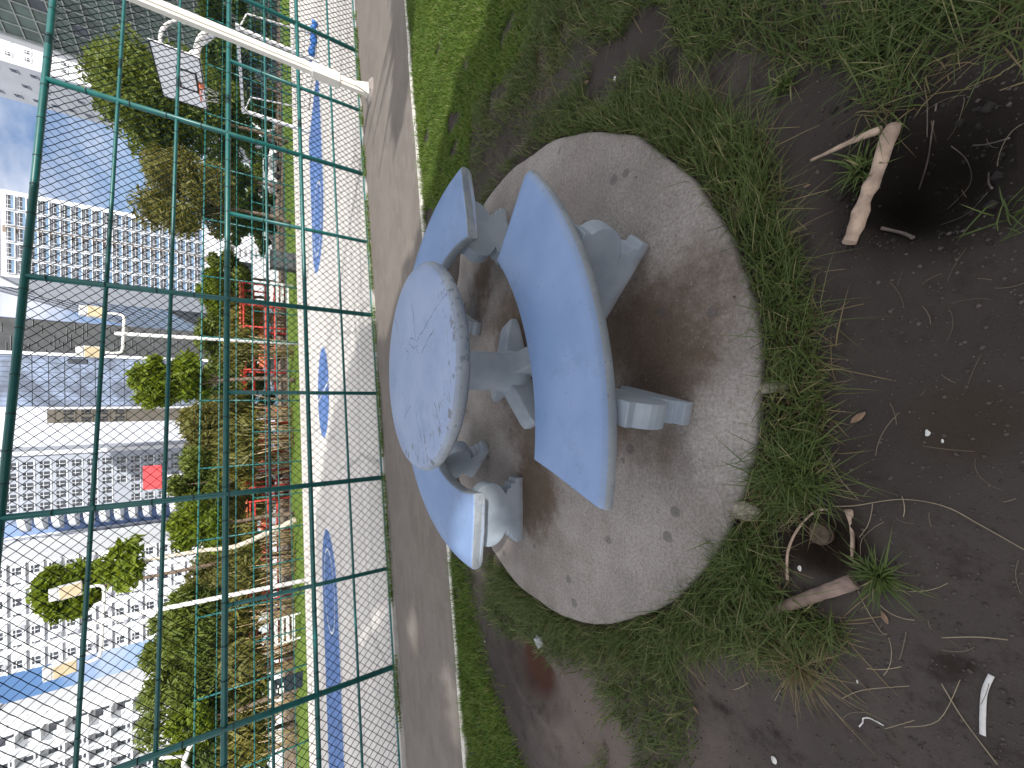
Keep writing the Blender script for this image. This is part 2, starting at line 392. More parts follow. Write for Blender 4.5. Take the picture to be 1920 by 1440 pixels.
# ------------------------------------------------------------------ slab
SL = [(855,489),(862,470),(905,384),(952,322),(982,300),(1020,272),(1045,257),(1090,249),(1145,247),(1190,253),(1215,272),(1258,300),(1275,325),(1303,337),(1320,365),(1340,400),(1387,505),(1404,527),(1415,567),(1421,625),(1424,695),(1421,775),(1417,812),(1410,855),(1402,890),(1381,947),(1365,1002),(1340,1037),(1310,1082),(1280,1112),(1215,1151),(1165,1166),(1127,1172),(1090,1171),(1052,1155),(1015,1134),(990,1115),(955,1082),(929,1041)]
P = np.array([g(*p, 0)[:2] for p in SL]); ctr = np.array([TC.x, TC.y]); d = P-ctr
ang = np.degrees(np.arctan2(d[:, 1], d[:, 0])) % 360; rad = np.hypot(d[:, 0], d[:, 1])
hid = np.arange(45, 160, 12.0); ang = np.concatenate([ang, hid]); rad = np.concatenate([rad, np.full(len(hid), 1.40)])
od = np.argsort(ang); ang, rad = ang[od], rad[od]
aa = np.arange(0, 360, 1.5); rr = np.interp(aa, ang, rad, period=360)
for _ in range(7): rr = (np.roll(rr, 1)+2*rr+np.roll(rr, -1))/4
rr = rr + .007*np.sin(np.radians(aa*23))*np.random.default_rng(3).random(len(aa))
SLAB = np.stack([ctr[0]+rr*np.cos(np.radians(aa)), ctr[1]+rr*np.sin(np.radians(aa))], 1)
def slab_r(x, y):
    a = np.degrees(np.arctan2(np.asarray(y)-ctr[1], np.asarray(x)-ctr[0])) % 360
    return np.interp(a, aa, rr, period=360)
sb = MB(); n = len(aa); rings = ((1.0, -.16), (1.0, -.018), (.995, -.006), (.985, 0.0), (.6, 0.0), (.25, 0.0))
vs = [(ctr[0]+(x-ctr[0])*k, ctr[1]+(y-ctr[1])*k, z) for k, z in rings for x, y in SLAB]+[(ctr[0], ctr[1], 0)]
fs = [(i*n+j, i*n+(j+1) % n, (i+1)*n+(j+1) % n, (i+1)*n+j) for i in range(len(rings)-1) for j in range(n)]+[((len(rings)-1)*n+j, (len(rings)-1)*n+(j+1) % n, len(rings)*n) for j in range(n)]
sb.add(vs, fs, 0, True)
slab = sb.build('concrete_slab', M_slab)
tag(slab, 'round grey stained concrete slab that carries the table and curved benches', 'slab')

# ------------------------------------------------------------------ table
tb = thing('picnic_table', 'round blue grey concrete table with cracked chipped top in the middle of the slab', 'table', TC)
TRAD, TZ = .577, .757
prof = [(.15, TZ-.085), (TRAD-.075, TZ-.085), (TRAD-.03, TZ-.080), (TRAD-.008, TZ-.062), (TRAD, TZ-.042), (TRAD-.006, TZ-.022), (TRAD-.022, TZ-.006), (TRAD-.045, TZ), (.3, TZ), (.1, TZ)]
ttop = MB().lathe(prof, 72).build('tabletop', M_table, tb)
rc = random.Random(5); M_crack = simple('crack_dirt', (.05, .06, .085), .9)
for pl in ([(838, 550), (824, 568), (812, 585), (800, 608), (788, 628), (781, 641)], [(781, 641), (770, 633), (767, 645), (775, 655), (783, 648)], [(813, 618), (801, 640), (796, 652), (790, 662)], [(772, 572), (776, 600), (778, 634)], [(736, 585), (744, 610), (748, 635), (753, 655)], [(779, 768), (784, 800), (791, 832)], [(814, 755), (821, 780), (827, 812)], [(770, 762), (762, 775), (758, 785)], [(781, 650), (782, 664)], [(760, 652), (766, 664), (763, 676)]):
    q = [g(x, y, TZ+.0004)-TC for x, y in pl]; pts_ = [q[0]]
    for a_, b_ in zip(q, q[1:]):
        for k in range(1, 5): pts_.append(a_.lerp(b_, k/4)+Vector((rc.uniform(-.006, .006), rc.uniform(-.006, .006), 0)))
    vs = []
    for i_, p_ in enumerate(pts_):
        d_ = (pts_[min(i_+1, len(pts_)-1)]-pts_[max(0, i_-1)]).normalized(); e_ = Vector((-d_.y, d_.x, 0))*rc.uniform(.0005, .0022); vs += [p_+e_, p_-e_]
    MB().add(vs, [(2*i_, 2*i_+1, 2*i_+3, 2*i_+2) for i_ in range(len(pts_)-1)]).build('crack', M_crack, ttop)
MB().lathe([(.135, 0.05), (.140, .13), (.132, .17), (.124, .20), (.118, .45), (.116, TZ-.084)], 32).build('column', M_leg, tb)
bs = MB()
for k in range(4):
    a = R(20+90*k); u = Vector((math.cos(a), math.sin(a), 0)); w = Vector((-u.y, u.x, 0))
    bs.plate([(.06, 0), (.36, 0), (.375, .02), (.375, .06), (.34, .085), (.13, .165), (.06, .165)], (0, 0, 0.001*k), u, Vector((0, 0, 1)), w, .13)
bs.build('pedestal_foot', M_leg, tb, bevel=.012)

# ------------------------------------------------------------------ benches
def support_outline(w=.205, H=.372):
    o = [(w, 0), (w, .052), (w-.030, .058), (w-.030, .086), (w-.062, .094), (w-.062, .118), (w-.100, .132)]
    cx, cz, rr2 = .0, .262, .0
    for k in range(9):
        a = R(-60+ k*13.5); o.append((min(.075+.130*math.cos(a), .21), .250+.128*math.sin(a)*.92))
    o.append((.16, H))
    right = [p for p in o if p[1] <= H]
    return right+[(-a, b) for a, b in reversed(right)]
def bench(label, c, ri, ro, angs, sup, top=.445, th=.078):
    mid = R(sum(angs)/4); c = Vector((*c, 0))
    org = c+Vector((math.cos(mid), math.sin(mid), 0))*(ri+ro)/2
    b = thing('curved_bench', label, 'bench', org, 0, 'curved benches round the table')
    ai0, ao0, ai1, ao1 = (R(x) for x in angs)
    prof = [(0, .010), (.012, 0), (.30, 0), (.80, 0), (.94, .004), (.985, .018), (1, .038), (.992, .058), (.965, .072), (.9, th), (.5, th), (.03, th), (0, th-.014)]
    prof = [(a, top-th+(th-z) if False else top-z) for a, z in prof]
    N = 40; vs = []
    for i in range(N+1):
        for a, z in prof:
            f = a; t = i/N; an = (ai0*(1-f)+ao0*f)*(1-t)+(ai1*(1-f)+ao1*f)*t; r = ri+(ro-ri)*a
            vs.append((c.x+r*math.cos(an)-org.x, c.y+r*math.sin(an)-org.y, z))
    k = len(prof); fs = [(i*k+j, (i+1)*k+j, (i+1)*k+(j+1) % k, i*k+(j+1) % k) for i in range(N) for j in range(k)]
    mb = MB().add(vs, fs, 0, True); o = len(mb.v)-len(vs)
    mb.f += [tuple(o+j for j in range(k)), tuple(o+N*k+j for j in reversed(range(k)))]; mb.mi += [0, 0]; mb.sm += [False, False]
    seat = mb.build('seat', M_seat, b); seat.modifiers.new('bevel', 'BEVEL').width = .007; seat.modifiers['bevel'].limit_method = 'ANGLE'; seat.modifiers['bevel'].angle_limit = R(50); seat.modifiers['bevel'].segments = 2
    for p, q in sup:
        p = Vector((*p, 0)); q = Vector((*q, 0)); u = (q-p).normalized(); w = Vector((-u.y, u.x, 0)); m0 = (p+q)/2-org; hw = (q-p).length/2
        MB().plate(support_outline(hw, top-.074), m0, u, Vector((0, 0, 1)), w, .095).build('support', M_leg, b, bevel=.0035)
    return b
def gp(x, y): return tuple(g(x, y, 0))[:2]
bench('curved pale blue bench nearest the camera in front of the table', (-.08, 2.66), 1.265, 1.70, (-48.6, -46.4, -97.2, -100.3), ((gp(1128, 588), gp(1207, 452)), (gp(1175, 742), gp(1297, 776))))
bench('curved pale blue bench right of the table with its near end by the path grass', (.14, 2.18), .878, 1.352, (-9, -1.5, 68, 62), (((.985, 2.275), (1.40, 2.365)), ((.62, 2.72), (.80, 3.08))))
bench('curved pale blue bench left of the table with a sunlit support', (.32, 2.16), .84, 1.302, (191, 184.5, 116, 121), ((gp(973, 893), gp(974, 1010)), ((-.30, 2.63), (-.55, 2.90))))

# ------------------------------------------------------------------ court, lawn beyond it
def court_mat():
    t = NT('painted_court'); big = t.noise(.5, 5, .6); c = t.mix((.55, .525, .495), (.64, .61, .575), t.step(big, .35, .65)); c = t.mix(c, (.25, .24, .23), t.math('MULTIPLY', t.step(t.vor(.33, 'DISTANCE_TO_EDGE', rand=.35), .02, .008), .5)); c = t.mix(c, (.30, .27, .24), t.math('MULTIPLY', t.step(t.noise(38, 3, .7), .62, .72), .5))
    c = t.mix(c, (.36, .33, .31), t.math('MULTIPLY', t.step(t.noise(3.5, 6, .7), .56, .78), .35)); t.set(Base_Color=c, Roughness=.75); return t.m
M_court = court_mat()
M_blue = simple('blue_court_paint', (.075, .155, .37), .75, .22, 2.4)
M_line = simple('white_line_paint', (.72, .72, .70), .7, .08, 3)
ct = MB(); ct.add([tn(-40, 6.42, CZ), tn(45, 6.42, CZ), tn(45, 23.05, CZ), tn(-40, 23.05, CZ)], [(0, 1, 2, 3)])
tag(ct.build('court', M_court), kind='structure')
CN, CT = 13.8, 3.36
def disc_sector(t0, n0, r, a0, a1, z, k=40): return [tn(t0+r*math.cos(R(a0+(a1-a0)*i/k)), n0+r*math.sin(R(a0+(a1-a0)*i/k)), z) for i in range(k+1)]
mk = MB(); z1 = CZ+.004
mk.add(disc_sector(CT, CN, 1.52, 0, 354, z1), [tuple(range(41))])
for sg in (-1, 1):
    arc = disc_sector(CT+sg*6.3, CN+sg*-.25, 1.85, 90*sg if sg < 0 else -90, (90*sg if sg < 0 else -90)-180*(1 if sg > 0 else 1)*1, z1)
    arc = [tn(CT+sg*6.3-sg*1.85*math.cos(R(a)), CN-sg*.25+1.85*math.sin(R(a)), z1) for a in np.linspace(-90, 90, 31)]
    el = 11.2 if sg > 0 else 15.5; far = [tn(CT+sg*el, CN-sg*.25+1.85, z1), tn(CT+sg*el, CN-sg*.25-1.85, z1)]
    mk.add(arc+far, [tuple(range(len(arc)+2))])
tag(mk.build('court_keys', M_blue), kind='structure')
ln = MB(); z2 = CZ+.008
def ring(t0, n0, r, w, a0=0, a1=360, k=48):
    o = disc_sector(t0, n0, r, a0, a1, z2, k); i = disc_sector(t0, n0, r-w, a0, a1, z2, k); m = k+1
    ln.add(o+i, [(j, j+1, m+j+1, m+j) for j in range(k)])
def strip(t0, n0, t1, n1, w=.06):
    d = Vector((t1-t0, n1-n0)).normalized(); e = Vector((-d.y, d.x))*w/2
    ln.add([tn(t0+e.x, n0+e.y, z2), tn(t1+e.x, n1+e.y, z2), tn(t1-e.x, n1-e.y, z2), tn(t0-e.x, n0-e.y, z2)], [(0, 1, 2, 3)])
for sg in (-1, 1):
    ring(CT+sg*6.3, CN-sg*.25, 1.25, .06)
    ring(CT+sg*6.3, CN-sg*.25, 1.91, .06, 90 if sg > 0 else -90, 270 if sg > 0 else 90)
    for e in (-1, 1): strip(CT+sg*6.3, CN-sg*.25+e*1.88, CT+sg*11.2, CN-sg*.25+e*1.88)
strip(CT, 7.9, CT, 22.2); strip(-30, 7.55, 30, 7.55); strip(-30, 22.2, 30, 22.2)
tag(ln.build('court_lines', M_line), kind='structure')
kw = MB(); kw.box(tn(2, 6.29, CZ-.03), (90, .20, .12), AZ); kw.box(tn(2, 23.25, CZ+.0), (90, .34, .20), AZ)
tag(kw.build('court_edge', simple('pale_concrete_edge', (.46, .44, .42), .9, .15, 5)), kind='structure')
M_lawn = leafmat('sunny_turf', (.10, .17, .022), (.15, .23, .030), .05, .9)
lw = MB(); lw.add([tn(-60, 23.42, CZ), tn(60, 23.42, CZ), tn(70, 33, CZ+.28), tn(-70, 33, CZ+.28)], [(0, 1, 2, 3)])
tag(lw.build('lawn', M_lawn), kind='structure')
pg_ = MB(); pg_.add([tn(-90, 33, CZ+.27), tn(90, 33, CZ+.27), tn(160, 75, .3), tn(-160, 75, .3)], [(0, 1, 2, 3)])
tag(pg_.build('park_ground', simple('bare_park_soil', (.17, .125, .08), .95, .4, .8)), kind='structure')

# ------------------------------------------------------------------ fences
def wire_mesh(name, t0, t1, z0, z1, n, Wd, rad, parent, org, sides=4):
    hw, nz = Wd/2, int(round((z1-z0)/(Wd/2))); cols = np.arange(t0, t1, hw); zs = z0+np.arange(nz+1)*(z1-z0)/nz
    m = len(cols); k = len(zs)
    ii, jj = np.meshgrid(np.arange(m), np.arange(k), indexing='ij')
    jit = .004*(vnoise(ii*3.1, jj*2.7, 4.0, 21)-.5)
    T = cols[:, None]+hw/2*np.where((ii+jj) % 2 == 0, 1, -1)+jit; N = n+np.where(jj % 2 == 0, 1, -1)*rad*.8; Z = zs[None, :]+0*T+jit
    V = []
    for q in range(sides):
        a = 2*math.pi*q/sides+math.pi/4; ot, on = rad*math.cos(a), rad*math.sin(a)
        t_ = T+ot; n_ = N+on
        V.append(np.stack([TV.x*t_+NV.x*n_-org.x, TV.y*t_+NV.y*n_-org.y, Z-org.z+0*t_], -1))
    V = np.stack(V, 2)                                    # m,k,sides,3
    idx = np.arange(m*k*sides).reshape(m, k, sides); q = []
    for s_ in range(sides):
        s2 = (s_+1) % sides; q.append(np.stack([idx[:, :-1, s_], idx[:, :-1, s2], idx[:, 1:, s2], idx[:, 1:, s_]], -1).reshape(-1, 4))
    return npmesh(name, V.reshape(-1, 3), np.concatenate(q), M_wire, parent)
def tied(mb, a, b, rad, gap):
    a = Vector(a); b = Vector(b); L = (b-a).length; mb.tube([a, b], rad, 12)
    s_ = gap*random.uniform(.3, .8)
    d = (b-a).normalized()
    while s_ < L-.05:
        mb.tube([a+d*(s_-.006), a+d*(s_+.006)], rad*1.13, 8, 1); s_ += gap*random.uniform(.75, 1.2)
FN = 6.29; RAILS = [(-.06, .028), (.44, .018), (.957, .030), (1.45, .018), (1.94, .035), (2.546, .022), (3.16, .022), (3.83, .037)]
def fence(name, label, n, t0, t1, posts, halfs, rails, zbase, Wd, rad, sides):
    org = tn((t0+t1)/2, n, zbase); f = thing(name, label, 'fence', org)
    top = rails[-1][0]
    for t_ in posts:
        mb = MB(); tied(mb, tn(t_, n, zbase)-org, tn(t_, n, top+.02)-org, .036, .42); mb.build('post', [M_teal, M_tie], f)
    for t_ in halfs:
        mb = MB(); tied(mb, tn(t_, n, zbase)-org, tn(t_, n, rails[4][0])-org, .028, .42); mb.build('half_post', [M_teal, M_tie], f)
    for z, r in rails:
        mb = MB(); tied(mb, tn(t0, n, z)-org, tn(t1, n, z)-org, r, .46); mb.build('rail', [M_teal, M_tie], f)
    wire_mesh('chain_link', t0, t1, rails[0][0], top, n+.04, Wd, rad, f, org, sides)
    return f
sp = 2.735
fence('court_fence', 'tall teal pipe and chain link fence between the path and the court', FN, .157-3*sp, .157+7*sp, [.157+sp*i for i in range(-3, 8)], [.157+sp*(i+.5) for i in range(-3, 7)], RAILS, -.13, .115, .0053, 4)
FF = 23.22
fr = [(-.02, .024), (.55, .018), (1.08, .026), (1.62, .018), (2.16, .030), (2.86, .02), (3.55, .02), (4.28, .032)]
fence('court_fence', 'far teal chain link fence on the other side of the court before the trees', FF, -26, 36, [1.9+3.3*i*1.0 for i in range(-8, 11)], [1.9+3.3*(i+.5) for i in range(-8, 10)], fr, -.13, .18, .0032, 3)

# ------------------------------------------------------------------ steel post by the path, hoops, goal, floodlights
pb = g(695, 173, PZ); pt = thing('steel_post', 'tall square white steel post standing on a concrete pad beside the path', 'post', pb)
u, w = Vector((math.cos(AZ), math.sin(AZ), 0)), Vector((-math.sin(AZ), math.cos(AZ), 0)); zz = Vector((0, 0, 1))
m_ = MB(); m_.box((0, 0, 3.3), (.092, .10, 6.6), AZ); m_.box(u*-.073+zz*3.3, (.046, .07, 6.6), AZ); m_.build('shaft', M_white, pt, bevel=.008)
m_ = MB(); m_.box(u*-.03+zz*.68, (.180, .14, .40), AZ); m_.build('sleeve', M_white, pt, bevel=.01)
m_ = MB(); m_.plate([(-.12, 0), (.12, 0), (.04, .16), (-.04, .16)], u*.0+w*.052, u, zz, w, .012); m_.plate([(-.13, 0), (.13, 0), (.04, .25), (-.04, .25)], u*0+w*-.055, u, zz, w, .012); m_.build('gusset', M_white, pt)
m_ = MB(); m_.lathe([(.02, .05), (.16, .045), (.20, .01), (.23, -.03)], 20); o_ = m_.build('footing', M_slab, pt)

def hoop(label, t0, n0, face):
    # face -1: the board looks towards smaller t
    org = tn(t0+face*-1*2.1, n0, CZ); h = thing('basketball_hoop', label, 'hoop', org)
    bx = TV*(face*2.1); L = lambda t_, n_, z_: TV*t_*face+NV*n_+Vector((0, 0, z_))   # t_ measured from pole towards the face side
    MB().tube(smooth_pts([L(0, 0, 0), L(0, 0, 1.2), L(0.02, 0, 2.3), L(.25, 0, 2.95), L(.9, 0, 3.18), L(2.02, 0, 3.2)], 5), .085, 14).build('gooseneck_pole', M_whitesteel, h)
    m = MB(); m.tube(smooth_pts([L(.15, -.0, 2.75), L(.8, -.5, 3.5), L(1.4, -.6, 3.82), L(2.04, -.6, 3.85)], 5), .04, 8); m.tube(smooth_pts([L(.15, 0, 2.75), L(.8, .5, 3.5), L(1.4, .6, 3.82), L(2.04, .6, 3.85)], 5), .04, 8); m.build('brace', M_whitesteel, h)
    bd = MB(); bd.box(L(2.1, 0, 3.52-CZ*0), (.035, 1.66, 1.04), AZ)
    bo = bd.build('backboard', M_board, h)
    m = MB()
    for e in (-1, 1): m.box(L(2.122, e*.815, 3.52), (.012, .03, 1.04), AZ); m.box(L(2.1225, 0, 3.52+e*.505), (.012, 1.6, .03), AZ)
    m.build('board_border', M_black, bo)
    m = MB()
    for e in (-1, 1): m.box(L(2.121, e*.29, 3.36), (.012, .05, .45), AZ)
    m.box(L(2.1215, 0, 3.56), (.012, .53, .05), AZ); m.box(L(2.1215, 0, 3.16), (.012, .53, .05), AZ); m.build('target_square', M_black, bo)
    m = MB(); m.box(L(2.15, 0, 3.07), (.08, .14, .12), AZ)
    m.tube([L(2.36+.225*math.cos(2*math.pi*k/24), .225*math.sin(2*math.pi*k/24), 3.08) for k in range(25)], .012, 8, cap=False); m.build('rim', M_orange, h)
    m = MB()
    for k in range(10):
        a = 2*math.pi*k/10; a2 = a+.5; m.tube([L(2.36+.22*math.cos(a), .22*math.sin(a), 3.07), L(2.36+.15*math.cos(a2), .15*math.sin(a2), 2.85), L(2.36+.12*math.cos(a2+.3), .12*math.sin(a2+.3), 2.66)], .004, 4)
    m.build('net', M_whitesteel, h)
    return h
M_board = simple('grey_white_board', (.74, .76, .80), .5, .06, 3); M_black = simple('black_line_paint', (.018, .018, .022), .6); M_orange = simple('orange_steel', (.55, .13, .05), .5)
hoop('basketball hoop with white board facing left behind the tall square post', 11.85, 11.72, -1)
P_ = [at(640, 1490, 15), at(420, 1462, 15), at(350, 1442, 15), at(350, 1415, 15), at(362, 1392, 15), at(385, 1385, 15)]
bp_ = thing('bent_pole', 'white bent pipe pole curving in at the left picture edge', 'pole', P_[0])
MB().tube([p-P_[0] for p in smooth_pts(P_, 6)], .06, 10).build('pipe', M_whitesteel, bp_)
MB().tube([at(350, 1418, 15)-P_[0], at(300, 1421, 15)-P_[0]], .04, 8).build('stay', M_whitesteel, bp_)

M_frame = simple('scuffed_white_frame', (.62, .62, .62), .5, .15, 6)
ga, gb = tn(14.4, 11.75, CZ), tn(14.4, 14.75, CZ); gl = thing('football_goal', 'small white framed goal behind the basketball hoop on the right', 'goal', (ga+gb)/2)
c0 = (ga+gb)/2
for p in (ga, gb): MB().box(p-c0+zz*1.1, (.09, .09, 2.2), AZ).build('goal_post', M_frame, gl)
MB().box(zz*2.24, (.09, 3.2, .09), AZ).build('crossbar', M_frame, gl)
m_ = MB()
for p in (ga, gb): m_.tube([p-c0+zz*2.2, p-c0+TV*.7+zz*2.0, p-c0+TV*1.1+zz*.03], .025, 8)
m_.tube([ga-c0+TV*1.1+zz*.03, gb-c0+TV*1.1+zz*.03], .025, 8); m_.build('rear_stay', M_frame, gl)
nt = MB()
for i in range(16):
    q = (i+.5)/16; p = ga+(gb-ga)*q-c0; nt.tube([p+zz*2.2, p+TV*.7+zz*1.95, p+TV*1.1+zz*.04], .006, 3)
for i in range(12):
    q = i/12; nt.tube([ga-c0+TV*(.7+.4*q)+zz*(1.95*(1-q)+.04*q), gb-c0+TV*(.7+.4*q)+zz*(1.95*(1-q)+.04*q)], .006, 3)
nt.build('net', simple('dark_blue_net', (.03, .06, .16), .7), gl)

M_lens = simple('cream_floodlight_glass', (.60, .50, .33), .3, .08, 4); M_grey = simple('light_grey_housing', (.60, .61, .62), .5)
def floodlight_pole(label, base, top, spread, tilt):
    f = thing('floodlight_pole', label, 'floodlight', base); b = Vector(base); tp = Vector(top)-b
    mb = MB(); mb.tube([(0, 0, 0), tp*.5, tp*1.04], [.105, .095, .085], 12); mb.build('pole', M_whitesteel, f)
    mb = MB()
    for e in (-1, 1): mb.tube(smooth_pts([tp, tp+TV*spread*e*.8, tp+TV*spread*e+zz*.12, tp+TV*spread*e*1.02+zz*.55], 5), .055, 10)
    mb.build('crossarm', M_whitesteel, f)
    for e in (-1, 1):
        c = tp+TV*spread*e*1.02+zz*.95; fr_ = Vector((.1*e, -.93, -.36)).normalized(); sd = Vector((1, 0, 0)).cross(fr_).normalized(); rt = fr_.cross(sd)
        hd = MB().box(c, (.52, .24, .62), axes=(rt, fr_, sd)).box(c-sd*.42+fr_*-.02, (.44, .30, .22), axes=(rt, fr_, sd)).build('lamp_housing', M_grey, f, bevel=.02)
        MB().box(c+fr_*.125+sd*.0, (.46, .02, .56), axes=(rt, fr_, sd)).build('lamp_glass', M_lens, hd)
    return f
fb = g(562, 645, CZ); ft_ = at(231, 626, fb.y); floodlight_pole('white floodlight pole with two lamps rising in the middle behind the far fence', fb, ft_, .95, 0)
fb = g(577, 1087, CZ); ft_ = at(192, 1164, fb.y); floodlight_pole('white floodlight pole with two lamps at left before a small leafy tree', fb, ft_, 1.35, 0)

# ------------------------------------------------------------------ buildings
def glass_mat(name, c, rough=.12):
    t = NT(name); n = t.noise(.35, 3); t.set(Base_Color=t.mix(tuple(x*.6 for x in c), tuple(min(1, x*1.5) for x in c), t.step(n, .35, .65)), Roughness=rough); t.b.inputs['Specular IOR Level'].default_value = .8; return t.m
def wall_mat(name, c, var=.06, sc=.25):
    t = NT(name); n = t.noise(sc, 5, .6); st = t.noise(1.2, 4, .6, t.co('Object', (1, 1, .12)))
    k = t.mix(tuple(x*(1-var) for x in c), tuple(min(.9, x*(1+var)) for x in c), t.step(n, .3, .7)); k = t.mix(k, tuple(x*.72 for x in c), t.math('MULTIPLY', t.step(st, .55, .75), .35))
    t.set(Base_Color=k, Roughness=.85); return t.m
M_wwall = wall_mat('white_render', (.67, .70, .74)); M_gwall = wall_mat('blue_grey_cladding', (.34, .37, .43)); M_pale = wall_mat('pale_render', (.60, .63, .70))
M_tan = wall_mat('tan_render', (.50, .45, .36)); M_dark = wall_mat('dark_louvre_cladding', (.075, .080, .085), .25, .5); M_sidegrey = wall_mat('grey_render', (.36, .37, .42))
M_gblue = glass_mat('blue_window_glass', (.10, .17, .26)); M_gdark = glass_mat('dark_window_glass', (.028, .034, .045)); M_ggreen = glass_mat('green_curtain_glass', (.055, .090, .075), .3); M_gpanel = glass_mat('grey_blue_glass_panel', (.16, .205, .30), .22)
M_mull = simple('pale_mullion_metal', (.30, .34, .34), .5)

def frame_of(p0, p1):
    p0 = Vector(p0); p1 = Vector(p1); u = (p1-p0); L = u.length; u.normalize(); return p0, u, Vector((u.y, -u.x, 0)), L    # outward normal to the right of p0->p1
def tower(name, label, corners, H, mat, z0=-.2):
    c = sum((Vector((*p, 0)) for p in corners), Vector())/len(corners); b = thing(name, label, 'building', (c.x, c.y, 0), 0)
    MB().prism([(p[0]-c.x, p[1]-c.y) for p in corners], z0, H, 0).build('wall', mat, b)
    MB().prism([((p[0]-c.x)*1.02, (p[1]-c.y)*1.02) for p in corners], H+.002, H+.9, 0).build('parapet', mat, b)
    return b, c
def window_proto(w, h, kind):
    m = MB(); fr = .14
    if kind == 'plain':
        m.box((0, -.02, 0), (w, .06, h), 0, 1); m.box((0, -.03, -h/2-.1), (w+.3, .16, .18), 0, 0)
        m.box((0, -.06, 0), (.08, .04, h), 0, 0); m.box((0, -.06, h*.15), (w, .04, .07), 0, 0)
    elif kind == 'bay':
        m.box((0, -.02, 0), (w, .06, h), 0, 1); m.box((0, -.35, -h*.30), (w, .12, h*.40), 0, 2); m.box((0, -.30, -h/2-.12), (w+.2, .7, .22), 0, 0)
        m.box((-w*.22, -.06, h*.18), (.14, .06, h*.62), 0, 0); m.box((w*.2, -.06, h*.18), (.10, .06, h*.62), 0, 0); m.box((0, -.07, h*.32), (w, .05, .10), 0, 0)
        for e in (-1, 1): m.box((e*(w/2+.1), -.30, 0), (.18, .7, h), 0, 0)
    elif kind == 'fin':
        m.box((0, -.02, 0), (w, .06, h), 0, 1); m.box((0, -.03, h*.02), (.09, .10, h), 0, 0); m.box((0, -.05, -h*.12), (w, .10, .12), 0, 0)
        for e in (-1, 1): m.box((e*(w/2+.12), -.40, .15), (.22, .9, h+.3), 0, 0)
        m.box((0, -.40, -h/2-.1), (w+.45, .9, .16), 0, 0)
    return m
def windows(b, c, p0, p1, cols, rows, w, h, kind, mats, z0, dz, skip=0.0, u0=None, u1=None):
    p0, u, nrm, L = frame_of((*p0, 0), (*p1, 0)); ang = math.atan2(u.y, u.x); first = None; cnt = 0; rnd = random.Random(cols*7+rows)
    pr = window_proto(w, h, kind); a0 = 0 if u0 is None else u0; a1 = L if u1 is None else u1
    for r in range(rows):
        for k in range(cols):
            if rnd.random() < skip or cnt >= 100: continue
            p = p0+u*(a0+(a1-a0)*(k+.5)/cols)-c+nrm*.005; loc = (p.x, p.y, z0+dz*r)
            if first is None: first = pr.build('window', mats, b); first.location = loc; first.rotation_euler = (0, 0, ang)
            else: copy_part(first, b, loc, ang)
            cnt += 1

# white balcony tower
Y = 200; xa, xb = 46.2, 75.6
b, c = tower('apartment_tower', 'tall white apartment tower with a regular grid of blue glazed balconies', [(xa, Y), (xb, Y), (xb, Y+16), (xa, Y+30)], 77.5, M_wwall)
windows(b, c, (xa, Y), (xb, Y), 5, 20, 4.5, 1.95, 'bay', [M_wwall, M_gdark, M_gblue], 25.0, 2.64, 0, .8, 29-.8)
MB().prism([(xa+15-c.x, Y-.03-c.y), (xa+17.4-c.x, Y-.03-c.y), (xa+17.4-c.x, Y-c.y+.5), (xa+15-c.x, Y-c.y+.5)], 10, 77, 0).build('stair_strip', wall_mat('brown_recess', (.24, .20, .17)), b)
# long striped building running away
M_cream = wall_mat('pale_bands', (.60, .63, .69))
q0, q1 = (51.4, 240), (96.6, 690)
b, c = tower('office_block', 'long receding office block banded with pale slabs and dark window strips', [q0, (q0[0]+24, q0[1]+3), (q1[0]+24, q1[1]), q1], 100, M_cream)
u_ = Vector((q1[0]-q0[0], q1[1]-q0[1], 0)); L_ = u_.length; u_.normalize(); n_ = Vector((-u_.y, u_.x, 0)); mid_ = Vector((*q0, 0))+u_*L_/2-c
z_ = 9.0
while z_ < 97:
    w_ = 1.2 if z_ > 48 else 2.7
    MB().box(mid_+n_*.12+Vector((0, 0, z_)), (L_-.4, .5, w_), axes=(u_, n_, Vector((0, 0, 1)))).build('window_strip', M_dark if z_ < 48 else M_gdark, b); z_ += 3.75
# dark louvred block in front of it and the grey glass tower
Y = 84
b, c = tower('office_block', 'dark grey louvred block between the glass tower and the striped building', [(8.6, Y), (13.6, Y), (13.6, Y+12), (8.6, Y+12)], 40, M_dark)
m = MB(); rnd = random.Random(4)
for k in range(70): m.box((-2.5+rnd.uniform(.2, 4.6), -6.05, 9+k*.42), (rnd.uniform(.6, 2.4), .10, .05), 0, 0)
m.build('louvre', wall_mat('lighter_louvres', (.20, .21, .22), .3, 1), b)
MB().box((2.52, -2.0, 30), (.16, 8, 18)).build('side_glazing', M_gpanel, b)
Y = 78
b, c = tower('glass_tower', 'grey blue glass tower with panel joints behind the yellow green tree', [(.85, Y), (8.15, Y), (8.15, Y+12), (.85, Y+12)], 42, M_gpanel)
m = MB()
for k in range(12): m.box((-3.65+.1+k*.65, -6.02, 21), (.035, .08, 42))
for k in range(28): m.box((0, -6.025, 1.5+k*1.5), (7.3, .08, .04))
m.build('panel_joints', wall_mat('joint_grey', (.10, .12, .16)), b)
MB().box((3.5, -6.10, 21), (.42, .26, 42)).build('corner_pier', M_wwall, b); MB().box((2.7, -6.06, 24.2), (.62, .14, 1.9)).build('vent', M_gdark, b)
